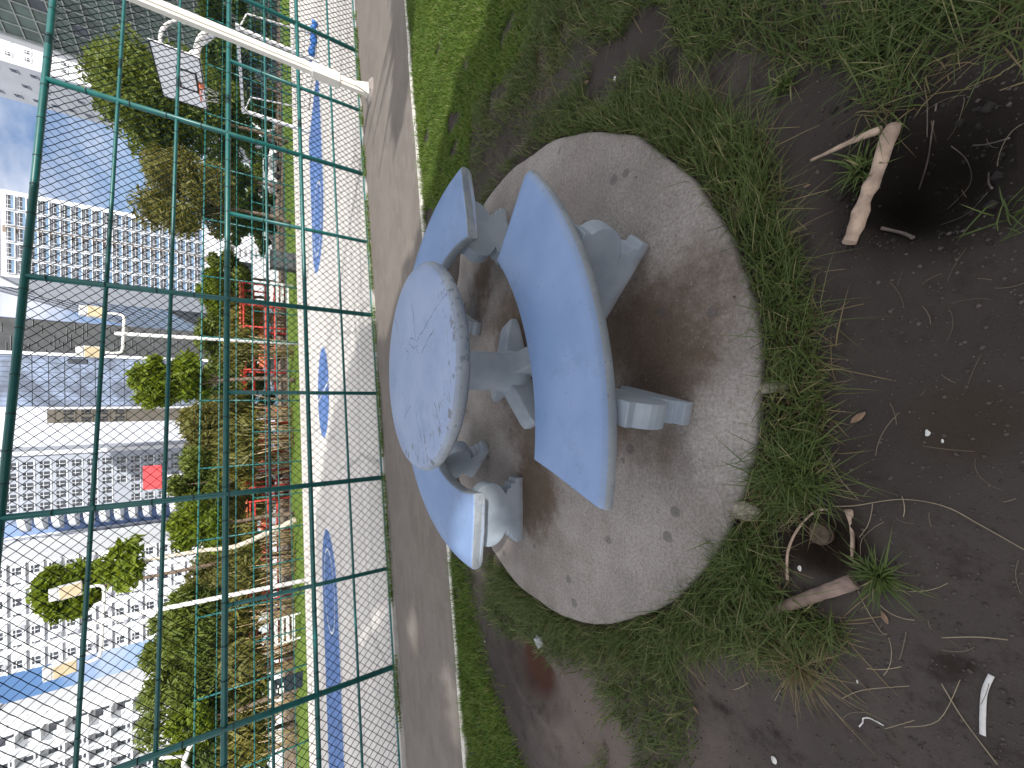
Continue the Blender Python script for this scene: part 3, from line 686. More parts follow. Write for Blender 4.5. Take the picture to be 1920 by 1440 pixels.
# pale slab, tan annex
Y = 130
b, c = tower('pale_tower', 'pale plain tower with faint painted diagonal reflections left of the grey glass tower', [(-8.6, Y), (1.8, Y), (1.8, Y+12), (-8.6, Y+12)], 56, M_pale)
m = MB()
for k in range(16): m.box((-2.5, -6.02, 8+k*3.4), (6.0, .06, .09), axes=(Vector((.75, 0, .66)), Vector((0, 1, 0)), Vector((-.66, 0, .75))))
m.build('diagonal_reflections', wall_mat('reflection_pale', (.42, .46, .56)), b)  # thin bars of a greyer tone stand in for diagonal reflections
Y = 100
b, c = tower('narrow_building', 'narrow tan building beside the grey glass tower showing a few windows', [(-1.9, Y), (.55, Y), (.55, Y+8), (-1.9, Y+8)], 33.5, M_tan)
windows(b, c, (-1.9, Y), (.55, Y), 2, 4, .8, 1.3, 'plain', [M_tan, M_gdark, M_gdark], 25.2, 2.2)
# blue grey grid facade with curved balconies
Y = 110
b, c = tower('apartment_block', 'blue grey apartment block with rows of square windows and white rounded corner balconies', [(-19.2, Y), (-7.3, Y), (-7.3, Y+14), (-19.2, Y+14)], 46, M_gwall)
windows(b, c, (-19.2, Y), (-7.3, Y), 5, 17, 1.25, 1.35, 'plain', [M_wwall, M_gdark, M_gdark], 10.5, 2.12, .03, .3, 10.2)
MB().box((5.55, -7.25, 22), (.75, .5, 45)).build('corner_pier', M_wwall, b)
first = None
for r in range(15):
    m = MB(); pts = [(0, 0)]+[(-3.3*math.sin(R(a)), -2.6*math.cos(R(a))) for a in range(0, 91, 9)]
    if first is None:
        m.prism(pts, 0, .26); m.prism([(p[0]*.97, p[1]*.97) for p in pts[1:]]+[(p[0]*.93, p[1]*.93) for p in reversed(pts[1:])], .262, .95, 0)
        first = m.build('balcony', M_wwall, b); first.location = (-5.95, -6.99, 10.2)
    else: copy_part(first, b, (-5.95, -6.99, 10.2+r*2.12))
MB().box((-6.9, -5.5, 22), (1.7, 2.4, 43)).build('balcony_glazing', M_gpanel, b)
Y = 118
b, c = tower('office_block', 'dark windowed office block with a blue side strip left of the rounded balconies', [(-29.6, Y), (-22.3, Y), (-22.3, Y+14), (-29.6, Y+14)], 48, M_gwall)
MB().box((2.3, -7.03, 24), (2.4, .2, 47.9)).build('blue_strip', wall_mat('blue_cladding', (.20, .29, .52)), b); MB().box((.95, -7.2, 24), (.3, .5, 47.9)).build('white_fin', M_wwall, b)
windows(b, c, (-29.6, Y), (-22.3, Y), 2, 20, 1.5, .9, 'plain', [M_sidegrey, M_gdark, M_gdark], 11, 1.75, .05, .2, 4.3)
# white many-windowed block
Y = 92
b, c = tower('apartment_block', 'white apartment block with many small dark windows behind the high leafy crown', [(-40.6, Y), (-23.6, Y), (-23.6, Y+16), (-40.6, Y+16)], 41, M_wwall)
windows(b, c, (-40.6, Y), (-23.6, Y), 7, 14, 1.15, .95, 'plain', [M_wwall, M_gdark, M_gdark], 12.0, 1.93, .06)
m = MB()
for r in range(15): m.box((0, -8.2, 13.0-1.93*.0+r*1.93-1.93*.0), (17.0, .38, .12))
m.build('floor_band', M_wwall, b)
m = MB()
for k in (-4.9, -.05, 4.8): m.box((k, -8.22, 20.5), (.8, .5, 41))
m.build('pilaster', M_wwall, b)
rnd = random.Random(12); first = None
for k in range(26):
    loc = (rnd.choice([-7.2, -4.1, -1.6, .9, 3.3, 5.7, 7.6])+rnd.uniform(-.2, .2), -8.25, 11.3+1.93*rnd.randint(0, 13))
    if first is None: first = MB().box((0, 0, 0), (.7, .5, .5)).box((0, -.26, 0), (.4, .03, .38)).build('air_conditioner', M_sidegrey, b); first.location = loc
    else: copy_part(first, b, loc)
# nearest white block at left
Y = 62
b, c = tower('apartment_block', 'bright white apartment block at the far left with hooded balconies and finned windows', [(-50, Y), (-31.9, Y), (-31.9, Y+3.2), (-50, Y+3.2)], 26.5, M_wwall)
windows(b, c, (-50, Y), (-31.9, Y), 7, 11, 1.1, 1.25, 'fin', [M_wwall, M_gdark, M_gdark], 7.2, 1.78, 0, 2.2, 14.4)
first = None
for r in range(11):
    if first is None:
        m = MB(); m.box((0, -.45, 0), (1.3, .9, .14)); m.plate([(-.65, 0), (.65, 0), (.65, .5), (-.1, .9), (-.65, .35)], (-.62, -.45, .07), (0, 1, 0), (0, 0, 1), (1, 0, 0), .10); m.box((0, -.86, .28), (1.3, .07, .5)); m.box((.05, -.03, .85), (.9, .05, 1.1), 0, 1)
        first = m.build('hooded_balcony', [M_wwall, M_gdark], b); first.location = (6.7, -1.605, 6.4)
    else: copy_part(first, b, (6.7, -1.605, 6.4+r*1.78))
first = None
for r in range(16):
    loc = (8.3+.25*(r % 3), -1.6, 4+r*1.4)
    if first is None: first = MB().box((0, -.03, 0), (.14, .08, .10)).build('vent_pipe', M_sidegrey, b); first.location = loc
    else: copy_part(first, b, loc)
# white end block and green curtain wall at right
Y = 95
b, c = tower('apartment_block', 'white end building with small dark windows left of the green glass facade', [(56.6, Y), (72, Y), (72, Y+11), (56.6, Y+11)], 44, M_wwall)
windows(b, c, (56.6, Y), (72, Y), 5, 14, .55, .6, 'plain', [M_wwall, M_gdark, M_gdark], 16, 2.05, .1, .8, 6.8)
windows(b, c, (56.6, Y+11), (56.6, Y), 3, 12, .7, .7, 'plain', [M_sidegrey, M_gdark, M_gdark], 19, 2.2, .1)
MB().box((-4.2, -5.56, 24.0), (5.4, .10, 5.2)).build('blue_panel', M_gpanel, b)
p0, p1 = (40.6, 63), (57, 26); u_ = Vector((p1[0]-p0[0], p1[1]-p0[1], 0)); L_ = u_.length; u_.normalize(); n_ = Vector((u_.y, -u_.x, 0))
b, c = tower('office_block', 'large green glass office building at the right edge with a grid of mullions', [p0, p1, (p1[0]+12, p1[1]+5), (p0[0]+12, p0[1]+5)], 33, M_ggreen)
m = MB(); md = Vector((*p0, 0))+u_*L_/2-c; zz = Vector((0, 0, 1))
nn_ = n_ if n_.x < 0 else -n_
for k in range(24): m.box(md+nn_*.06+zz*(1+k*1.4), (L_, .16, .12), axes=(u_, nn_, zz))
for k in range(36): m.box(md+u_*(-L_/2+.1+k*(L_-.2)/35)+nn_*.05+zz*16.5, (.10, .14, 33), axes=(u_, nn_, zz))
m.build('mullions', M_mull, b)
rnd = random.Random(9); first = None
for cell in rnd.sample([(i, j) for i in range(35) for j in range(4, 22)], 60):
    loc = md+u_*(-L_/2+.1+(cell[0]+.5)*(L_-.2)/35)+nn_*.04+zz*(1.7+cell[1]*1.4)
    if first is None: first = MB().box((0, 0, 0), ((L_-.2)/35-.16, .06, 1.1), axes=(u_, nn_, zz)).build('window', M_gdark, b); first.location = loc
    else: copy_part(first, b, loc)
MB().box(md-u_*(L_/2+.3)+nn_*.1+zz*16.5, (.5, .6, 33.2), axes=(u_, nn_, zz)).build('corner_pier', M_wwall, b)

# ------------------------------------------------------------------ trees
def leaves(clumps, n, size, seed, keep=None, droop=0.0, aspect=1.0, fill=.55):
    r = np.random.default_rng(seed); C = np.array([c for c, _ in clumps], float); Rr = np.array([q for _, q in clumps], float)
    wgt = (Rr.prod(1))**.667; k = r.choice(len(C), n, p=wgt/wgt.sum())
    d = r.normal(size=(n, 3)); d /= np.linalg.norm(d, axis=1)[:, None]; rad = r.random(n)**fill
    P = C[k]+d*Rr[k]*rad[:, None]
    if keep is not None: P = P[keep(P)]; n = len(P)
    ax = r.normal(size=(n, 3)); ax[:, 2] -= droop*2; ax /= np.linalg.norm(ax, axis=1)[:, None]
    b = r.normal(size=(n, 3)); b -= (b*ax).sum(1)[:, None]*ax; b /= np.linalg.norm(b, axis=1)[:, None]
    s = size*(.55+.9*r.random(n))[:, None]; ax = ax*s*aspect; b = b*s*.5
    V = np.stack([P-ax*.5, P+b*.55-ax*.05, P+ax*.55, P-b*.55-ax*.05], 1).reshape(-1, 3)
    return V, np.arange(n*4).reshape(n, 4)
def clump_set(c, rad, k, cr, seed):
    r = np.random.default_rng(seed); out = []
    for _ in range(k):
        d = r.normal(size=3); d /= np.linalg.norm(d); q = .35+.65*r.random()**.5
        s = cr*(.6+.8*r.random()); out.append((np.array(c)+d*np.array(rad)*q, np.array([s, s, s*.75])))
    return out
def tree(name, label, base, clumps, n, size, mat, seed, trunk=.16, lean=(0, 0), group=None, bark=None, droop=0, aspect=1.6, fill=.55, keep=None):
    t = thing(name, label, 'tree', base, 0, group); b = Vector(base); C = np.array([c for c, _ in clumps]); cc = Vector(C.mean(0).tolist())-b
    fork = Vector((cc.x*.55+lean[0], cc.y*.55+lean[1], max(1.0, (C[:, 2].min()-b.z)*.75)))
    mb = MB(); mb.tube(smooth_pts([(0, 0, 0), fork*.5+Vector((.1, 0, 0)), fork, cc], 4), [trunk*(1-.045*i) for i in range(13)], 8)
    rr_ = random.Random(seed)
    for c, _ in rr_.sample(clumps, min(9, len(clumps))):
        e = Vector(c.tolist())-b; st = fork.lerp(cc, rr_.uniform(0, .6)); mb.tube([st, st.lerp(e, .55)+Vector((0, 0, .15)), e], [trunk*.42, trunk*.25, trunk*.08], 6)
    mb.build('trunk', bark or M_bark, t)
    V, Q = leaves(clumps, int(n*1.7), size*.80, seed, keep, droop, aspect, fill); npmesh('crown', V-np.array(b), Q, mat, t)
    return t
L_dark = leafmat('dark_leaves', (.036, .065, .013), (.095, .140, .028), .25); L_mid = leafmat('green_leaves', (.062, .095, .016), (.165, .205, .036), .25); L_olive = leafmat('olive_leaves', (.085, .088, .020), (.185, .175, .046), .25)
L_lime = leafmat('yellow_green_leaves', (.075, .120, .010), (.200, .260, .022), .35); L_dry = leafmat('dry_yellow_leaves', (.095, .100, .020), (.235, .205, .045), .25)
def ctr_rad(x, y, hx, hy, Yd):
    c = at(x, y, Yd); up = at(x-hx, y, Yd).z-c.z; dn = c.z-at(x+hx, y, Yd).z; sx_ = abs(at(x, y-hy, Yd).x-at(x, y+hy, Yd).x)/2
    return np.array([c.x, c.y, c.z+(up-dn)/2]), np.array([sx_, sx_*.9, (up+dn)/2])
def img_tree(name, label, x, y, hx, hy, Yd, mat, seed, k=16, n=4200, size=.30, crk=.36, **kw):
    c, rd = ctr_rad(x, y, hx, hy, Yd); cl = clump_set(c, rd*.78, k, crk*min(rd[0], rd[2])*1.25, seed)
    return tree(name, label, (c[0], c[1], .05), cl, n, size, mat, seed, **kw)
GT = 'trees beyond the far fence'
img_tree('leafy_tree', 'big dark green tree under the basketball board with white flecks of sky', 292, 190, 150, 108, 33, L_mid, 11, 32, 11000, .30, group=GT)
img_tree('leafy_tree', 'dark tree low behind the goal at the right edge', 430, 60, 60, 100, 37, L_dark, 12, 20, 5000, .32, group=GT)
img_tree('leafy_tree', 'dark dense tree between the goal and the olive tree', 425, 235, 62, 75, 35, L_mid, 13, 18, 5000, .30, group=GT)
img_tree('feathery_tree', 'tall loose olive brown tree in front of the white balcony tower', 345, 375, 112, 95, 31, L_olive, 14, 30, 8000, .20, crk=.28, group=GT, aspect=2.2)
img_tree('leafy_tree', 'dark tree low beneath the olive tree', 450, 400, 48, 80, 36, L_dark, 15, 16, 4500, .28, group=GT)
img_tree('round_tree', 'small round light green tree at the foot of the white balcony tower', 405, 550, 42, 38, 38, L_lime, 16, 10, 2600, .26, group=GT)
img_tree('leafy_tree', 'dark green tree behind the middle floodlight pole', 415, 620, 60, 50, 40, L_mid, 17, 14, 3500, .30, group=GT)
img_tree('leafy_tree', 'bright yellow green tree standing in front of the grey glass tower', 320, 708, 92, 56, 27.5, L_lime, 18, 34, 4600, .30, crk=.30, group=GT, aspect=1.9)
img_tree('leafy_tree', 'olive green tree right of the red billboard', 385, 800, 72, 70, 36, L_olive, 19, 20, 5000, .28, group=GT)
img_tree('leafy_tree', 'mid green tree below the red billboard before the grey apartments', 375, 900, 66, 60, 34, L_mid, 20, 18, 4800, .28, group=GT)
img_tree('leafy_tree', 'yellow leafed tree beside the pale leaning trunk', 365, 990, 70, 55, 29, L_lime, 21, 16, 3600, .26, group=GT)
img_tree('leafy_tree', 'high leafy crown against the white apartment block by the left floodlights', 122, 1112, 80, 55, 33, L_lime, 22, 34, 4200, .32, crk=.30, group=GT)
img_tree('feathery_tree', 'broad grey green feathery tree below the left floodlights', 335, 1175, 95, 85, 30, L_mid, 23, 26, 8000, .20, crk=.30, group=GT, aspect=3.0, droop=.5)
img_tree('feathery_tree', 'wide feathery tree in front of the far left apartment block', 340, 1290, 108, 90, 31, L_mid, 24, 28, 9000, .20, crk=.30, group=GT, aspect=3.0, droop=.5)
img_tree('feathery_tree', 'dark feathery tree at the left picture edge', 390, 1420, 110, 85, 29, L_dark, 25, 22, 7000, .24, group=GT, aspect=2.4)
img_tree('leafy_tree', 'small yellow tree low at the left before the feathery trees', 350, 1365, 60, 45, 27.5, L_lime, 26, 10, 2200, .24, group=GT)
img_tree('leafy_tree', 'olive tree between the yellow tree and the left floodlight pole', 400, 1085, 62, 60, 35, L_olive, 27, 16, 4200, .26, group=GT)
for i, (y, hx, Yd, mt, lb) in enumerate(((520, 45, 43, L_mid, 'low green tree behind the round light green tree'), (585, 50, 45, L_olive, 'low olive tree far behind the middle floodlight pole'), (660, 60, 42, L_mid, 'green tree behind the right half of the yellow green tree'), (750, 62, 41, L_dark, 'dark green tree just left of the yellow green tree'), (850, 64, 43, L_mid, 'green tree straight under the red billboard'), (945, 62, 40, L_dark, 'dark green tree left of the red billboard'), (1040, 66, 42, L_mid, 'green tree behind the pale leaning trunk'), (1130, 70, 41, L_olive, 'olive tree left of the left floodlight pole'), (1235, 70, 42, L_dark, 'dark tree behind the gap between the feathery trees'), (1340, 75, 41, L_mid, 'green tree behind the small yellow tree'), (140, 60, 45, L_mid, 'green tree far behind the basketball board'), (330, 50, 44, L_dark, 'dark low tree far behind the olive brown tree'))):
    img_tree('leafy_tree', lb, 428, y, hx, 62, Yd, mt, 130+i, 18, 3600, .34, group=GT)
for i, (y, Yd, mt, lb) in enumerate(((70, 48, L_dark, 'low shrub behind the goal net'), (190, 47, L_mid, 'low shrub left of the goal'), (290, 50, L_dark, 'low dark shrub behind the white car'), (355, 48, L_mid, 'low shrub left of the white car'), (430, 50, L_dark, 'low dark shrub right of the utility cabinet'), (620, 49, L_mid, 'low shrub under the first red play frame'), (735, 48, L_dark, 'low shrub between the two red frames'), (835, 49, L_mid, 'low shrub behind the long red frame'), (925, 47, L_dark, 'low shrub left of the long red frame'), (1100, 48, L_mid, 'low shrub behind the left floodlight pole foot'), (1220, 46, L_dark, 'low shrub behind the white barrier at left'), (1320, 45, L_mid, 'low shrub left of the dark sign board'), (1410, 44, L_dark, 'low shrub at the left picture edge'))):
    img_tree('shrub', lb, 488, y, 30, 58, Yd, mt, 170+i, 14, 2000, .34, group='low shrubs behind the lawn', trunk=.06)
# pale leaning trunk
pbs = g(556, 974, CZ+.02); pc = [at(556, 974, 25.2), at(500, 1000, 25.4), at(440, 1025, 25.6), at(380, 1032, 25.8), at(300, 1046, 26), at(255, 1055, 26)]
t_ = thing('leaning_tree', 'pale bare tree trunk leaning across in front of the far trees', 'tree', pc[0])
MB().tube([p-pc[0] for p in smooth_pts(pc, 4)], [.17-.0055*i for i in range(21)], 8).build('trunk', simple('pale_bark', (.56, .49, .40), .85, .2, 5, bump=.4), t_)
cl = clump_set(np.array(at(235, 1050, 26)), np.array([1.0, 1.0, 1.2]), 8, .6, 31); V, Q = leaves(cl, 900, .26, 31, None, 0, 1.8); npmesh('crown', V-np.array(pc[0]), Q, L_lime, t_)

# slender stems under the trees
M_cane = simple('tan_cane', (.42, .31, .18), .7, .3, 1)
def cane_clump(label, x, y, Yd, k, seed, leaf):
    base = g(x, y, .1); base = at(x, y, Yd); base.z = .05; t = thing('cane_clump', label, 'shrub', base, 0, 'tan stemmed shrubs under the trees'); rr_ = random.Random(seed); mb = MB(); tips = []
    for i in range(k):
        a = rr_.uniform(0, 6.28); r0 = rr_.uniform(0, .8); h = rr_.uniform(2.2, 3.8); o = Vector((r0*math.cos(a), r0*math.sin(a)*.6, 0)); e = o*1.9+Vector((rr_.uniform(-.3, .3), 0, h))
        mb.tube([o, o.lerp(e, .5)+Vector((0, 0, .2)), e], [.035, .030, .014], 5); tips.append((np.array(base+e), np.array([.55, .55, .6])))
    mb.build('stems', M_cane, t); V, Q = leaves(tips, 700, .24, seed, None, .8, 3.2); npmesh('foliage', V-np.array(base), Q, leaf, t)
for i, (y, Yd, lf, lb) in enumerate(((600, 37, L_dry, 'tan stemmed shrub behind the red frame near the middle floodlight pole'), (655, 29, L_olive, 'tan stemmed shrub just left of the middle floodlight pole'), (775, 30, L_dry, 'yellow leafed cane clump right of the red billboard post'), (820, 29, L_olive, 'olive cane clump under the olive tree'), (870, 31, L_dry, 'dry yellow cane clump left of the pink panel'), (940, 36, L_olive, 'cane clump in line with the tall fence post'), (1010, 30, L_dry, 'yellow cane clump behind the pale leaning trunk'), (1060, 28, L_olive, 'olive cane clump at the foot of the left floodlight pole'), (1150, 29, L_dry, 'cane clump with many pale stems left of the floodlight pole'), (1210, 28, L_olive, 'cane clump right of the dark sign board'), (1255, 30, L_dry, 'dense pale stemmed clump behind the dark sign board'), (1330, 28, L_olive, 'cane clump left of the dark sign board'), (1400, 27, L_dry, 'cane clump near the left picture edge'))):
    cane_clump(lb, 520, y, Yd, 20, 60+i, lf)

# ------------------------------------------------------------------ things in the park
M_red = simple('red_play_paint', (.52, .045, .035), .5, .15, 2); M_coral = simple('coral_panel', (.66, .19, .09), .6, .15, 2)
def play_frame(label, y0, y1, Yd, H):
    a = at(520, y0, Yd); b = at(520, y1, Yd); a.z = b.z = .1; c = (a+b)/2; t = thing('play_frame', label, 'play frame', c, 0, 'red steel frames in the park'); Lx = abs(a.x-b.x)/2
    first = None
    for i in range(6):
        for j in (-1, 1):
            loc = (-Lx+2*Lx*i/5, j*1.1, 0)
            if first is None: first = MB().tube([(0, 0, 0), (0, 0, H)], .07, 8).build('post', M_red, t); first.location = loc
            else: copy_part(first, t, loc)
    for z in (.9, 1.5, 2.3, H-.1):
        for j in (-1, 1): MB().tube([(-Lx, j*1.1, z), (Lx, j*1.1, z)], .055, 8).build('rail', M_red, t)
    m = MB()
    for i in range(22): m.box((-Lx+2*Lx*i/21, 0, H+.12), (.10, 2.6, .10))
    m.build('roof_slats', M_coral, t)
    MB().box((Lx*.1, 1.15, 1.75), (Lx*1.2, .05, .55)).build('panel', M_coral, t)
play_frame('red steel play frame with coral slats behind the middle of the far fence', 545, 735, 36, 3.0)
play_frame('long red steel frame with coral panels below the red billboard', 765, 905, 34, 2.9)
play_frame('red frame half hidden by cane clumps left of the leaning trunk', 930, 1230, 35, 2.7)
a = at(286, 895, 50); bb = thing('billboard', 'plain red billboard rising above the trees before the grey apartments', 'billboard', (a.x, a.y, 0))
MB().box((0, 0, a.z), (2.3, .16, 1.35)).build('panel', simple('red_panel', (.66, .065, .075), .5, .06, 1), bb); MB().tube([(0, .12, 0), (0, .12, a.z+.4)], .12, 8).build('post', M_grey, bb)
a = at(500, 520, 58); k_ = thing('kiosk', 'low white kiosk with a dark window behind the red play frame', 'building', (a.x, a.y, 0))
MB().box((0, 1.5, 2.6), (6.6, 3, 5.2)).build('wall', M_wwall, k_); MB().box((-.6, -.02, 3.9), (4.2, .1, 1.7)).build('window', M_gdark, k_); MB().box((0, 1.4, 5.32), (7.2, 3.8, .2)).build('roof', M_sidegrey, k_)
m = MB()
for i in range(6): m.box((2.65, -.05, 1.6+i*.55), (1.0, .14, .16))
m.build('shutter', M_sidegrey, k_)
def car(label, x, y, Yd, col, rz):
    p = at(x, y, Yd); c = thing('parked_car', label, 'car', (p.x, p.y, .28), rz, 'cars parked beyond the trees')
    out = [(-2.1, .25), (2.1, .25), (2.15, .7), (1.9, .85), (1.1, .95), (.45, 1.45), (-1.1, 1.48), (-1.75, 1.0), (-2.12, .9)]
    MB().plate(out, (0, 0, 0), (1, 0, 0), (0, 0, 1), (0, 1, 0), 1.7).build('body', col, c, bevel=.07)
    MB().plate([(.92, .98), (.40, 1.38), (-1.02, 1.40), (-1.5, 1.0)], (0, 0, 0), (1, 0, 0), (0, 0, 1), (0, 1, 0), 1.715).build('side_glass', M_gdark, c)
    first = None
    for sx_ in (-1.3, 1.3):
        for sy_ in (-.80, .80):
            if first is None: first = MB().tube([(0, -.1, 0), (0, .1, 0)], .31, 16).build('wheel', M_black, c); first.location = (sx_, sy_, .31)
            else: copy_part(first, c, (sx_, sy_, .31))
    for e in (-1, 1): MB().box((2.12, e*.6, .66), (.06, .34, .14)).build('headlight', M_lens, c)
M_cw = simple('white_car_paint', (.70, .71, .72), .25, .03, 1); M_cs = simple('silver_car_paint', (.36, .37, .40), .3, .03, 1)
car('white parked car beyond the lawn right of the tall fence post', 505, 320, 46, M_cw, .3); car('silver parked car behind the white car', 500, 275, 52, M_cs, .2); car('white parked car glimpsed under the red frames', 497, 868, 50, M_cw, -.2); car('silver parked car behind the middle floodlight pole', 500, 690, 52, M_cs, .1)
def cabinet(label, x, y, Yd, w_, h_, col):
    p = at(x, y, Yd); c = thing('utility_cabinet', label, 'cabinet', (p.x, p.y, CZ+.06)); MB().box((0, 0, h_/2), (w_, .6, h_)).build('case', col, c, bevel=.02); MB().box((0, -.005, h_+.03), (w_+.1, .7, .06)).build('lid', col, c)
    for e in (-1, 1): MB().box((e*w_*.245, -.31, h_*.52), (w_*.45, .03, h_*.82)).build('door', M_dark, c)
cabinet('dark utility cabinet at the lawn edge in front of the kiosk', 540, 492, 26.5, 1.0, 1.3, M_dark)
def barrier(label, x, y, Yd):
    p = at(x, y, Yd); c = thing('slatted_barrier', label, 'barrier', (p.x, p.y, CZ+.15), 0, 'white slatted barriers')
    for i in range(4): MB().box((0, 0, .35+i*.28), (1.5, .05, .16)).build('slat', M_whitesteel, c)
    for e in (-1, 1): MB().box((e*.7, .04, .62), (.09, .05, 1.25)).build('leg', M_whitesteel, c)
barrier('white slatted barrier on the lawn right of the middle floodlight pole', 540, 555, 27.5); barrier('white slatted barrier on the lawn right of the dark sign board', 545, 1178, 25)
p = at(560, 1275, 24.4); c = thing('sign_board', 'dark sign board with a white top edge leaning behind the far fence at left', 'sign', (p.x, p.y, CZ+.1), -.15)
MB().box((0, 0, .75), (.95, .06, 1.5)).build('board', simple('dark_blue_board', (.012, .022, .035), .5), c); MB().box((0, -.01, 1.54), (1.0, .10, .09)).build('top_edge', M_whitesteel, c)
m = MB()
for (x_, z_, w_, h_) in ((-.2, 1.25, .22, .09), (.05, 1.18, .16, .06), (-.25, 1.02, .3, .22), (.1, .98, .18, .1)): m.box((x_, -.036, z_), (w_, .012, h_))
m.build('white_marks', M_line, c); MB().box((0, .18, .7), (.07, .07, 1.4)).build('prop', M_dark, c)
p = g(594, 95, CZ); c = thing('tarp_bundle', 'bright blue tarp bundle on the court behind the goal', 'tarp', p)
m = MB(); m.tube(smooth_pts([(-.3, .3, .10), (-.1, .1, .16), (.2, -.1, .11), (.4, -.3, .14), (.6, -.4, .08)], 4), [.09+.03*math.sin(i*1.7) for i in range(17)], 9); m.build('tarp', simple('blue_tarp', (.03, .15, .48), .6, .25, 8, bump=.5), c)

# ------------------------------------------------------------------ trees behind the camera, crowns cut to shade the slab, path and left court
LIT = [[(556, -400), (738, -400), (755, -60), (768, 60), (778, 200), (790, 330), (796, 425), (770, 470), (742, 560), (722, 640), (705, 655), (692, 600), (668, 615), (650, 690), (616, 780), (599, 880), (588, 980), (586, 1250), (590, 1700), (556, 1700)],
       [(772, -300), (960, -300), (935, 20), (880, 110), (848, 200), (816, 310), (796, 400), (786, 300)], [(735, 1120), (700, 1130), (660, 1190), (668, 1230), (700, 1190)]]
LEAFSH = [(734, -220), (762, -220), (766, 60), (757, 130), (744, 235), (735, 190), (738, 90)]
def sunspot(p): v = Vector(p)-SUNV*(p[2]/SUNV.z); return v.x, v.y
SPOTS = [(*sunspot((-.74, 2.22, .24)), .20, .20), (*sunspot((-.86, 2.20, .44)), .13, .2), (*g(778, 1182, PZ)[:2], .22, .16), (*g(850, 1300, GZ)[:2], .30, .18), (*g(905, 1100, GZ)[:2], .10, .10), (*g(862, 1370, PZ)[:2], .2, .1)]
def ground_hit(P): return P-np.array(SUNV)*(P[:, 2:3]/SUNV.z)
def lit_mask(P, jit=5):
    G = ground_hit(P); vis = (G-np.array([0, 0, CAM_H]))@FW > .3
    x, y = proj(np.where(vis[:, None], G, [[0, 3, 0]])); r = np.random.default_rng(len(P)); x = x+r.normal(size=len(P))*jit*.6; y = y+r.normal(size=len(P))*jit
    m = np.zeros(len(P), bool)
    for q in LIT: m |= inpoly(x, y, q)
    m &= vis
    m |= ~vis & (G[:, 0] > 4.6+.2*G[:, 1]) & (G[:, 1] > 1)
    for sx_, sy_, a, b_ in SPOTS: m |= ((G[:, 0]-sx_)/(a*1.5))**2+((G[:, 1]-sy_)/(b_*2.0))**2 < 1
    return m
def keep_shade(P): return ~lit_mask(P)
def keep_leaf(P):
    G = ground_hit(P); x, y = proj(G); return inpoly(x, y, LEAFSH)
L_near = leafmat('canopy_leaves', (.03, .06, .012), (.08, .13, .025), .15)
cot = 1/math.tan(SUN_EL)
def shade_tree(label, gx_, gy_, H, rad, k, n, seed, size=.30, keep=keep_shade):
    c = np.array([gx_+SUN_DIR_H.x*H*cot, gy_+SUN_DIR_H.y*H*cot, H]); cl = clump_set(c, np.array(rad)*.8, k, min(rad)*.45, seed)
    return tree('leafy_tree', label, (c[0], c[1], GZ), cl, n, size, L_near, seed, trunk=.2, keep=keep, group='trees behind the viewer')
shade_tree('broad tree behind the viewer that shades the slab', .4, 2.0, 7.0, (3.4, 3.4, 2.4), 30, 10000, 41)
shade_tree('broad tree behind the viewer that shades the left soil', -4.2, 3.0, 8.0, (3.8, 3.8, 2.6), 26, 6500, 42)
shade_tree('tall tree behind the viewer that shades the middle of the court', -2.2, 8.2, 10.0, (4.2, 4.0, 2.6), 30, 7500, 43)
shade_tree('tall tree behind the viewer that shades the left of the court', -8.4, 8.8, 10.0, (4.4, 4.4, 2.8), 30, 7500, 44)
shade_tree('tallest tree behind the viewer that shades the upper fence posts', -3.6, 11.4, 11.0, (4.0, 3.6, 2.8), 30, 9000, 47)
shade_tree('tall tree behind the viewer at far left that shades the left court end', -10.5, 13.0, 11.0, (4.4, 4.0, 2.8), 28, 7500, 48)
shade_tree('smaller tree behind the viewer that shades the right hand grass', 3.3, .6, 6.0, (2.6, 2.6, 2.0), 18, 5000, 45, .26)
shade_tree('slim palm like tree behind the viewer whose shadow falls on the path', 4.9, 4.9, 5.5, (2.0, 2.0, 1.6), 14, 9000, 46, .30, keep_leaf)

# ------------------------------------------------------------------ grass
def grass_mat(name, a, b, c):
    t = NT(name); gi = t.n('ShaderNodeNewGeometry'); r = gi.outputs['Random Per Island']; n = t.noise(2.3, 3)
    col = t.mix(a, b, t.math('ADD', t.math('MULTIPLY', r, .6), t.math('MULTIPLY', t.step(n, .3, .7), .4))); col = t.mix(col, c, t.step(r, .86, .94))
    t.set(Base_Color=col, Roughness=.5); t.b.inputs['Specular IOR Level'].default_value = .3
    tr = t.n('ShaderNodeBsdfTranslucent'); t.put(tr.inputs[0], col); mx = t.n('ShaderNodeMixShader'); mx.inputs[0].default_value = .3
    t.t.links.new(t.b.outputs[0], mx.inputs[1]); t.t.links.new(tr.outputs[0], mx.inputs[2]); t.t.links.new(mx.outputs[0], t.o.inputs[0]); return t.m
M_grass = grass_mat('green_grass', (.056, .090, .022), (.140, .190, .055), (.27, .25, .12)); M_lush = grass_mat('lush_short_grass', (.065, .130, .014), (.140, .225, .026), (.22, .22, .07)); M_dry = grass_mat('dry_grass', (.16, .12, .06), (.30, .24, .13), (.09, .12, .03))
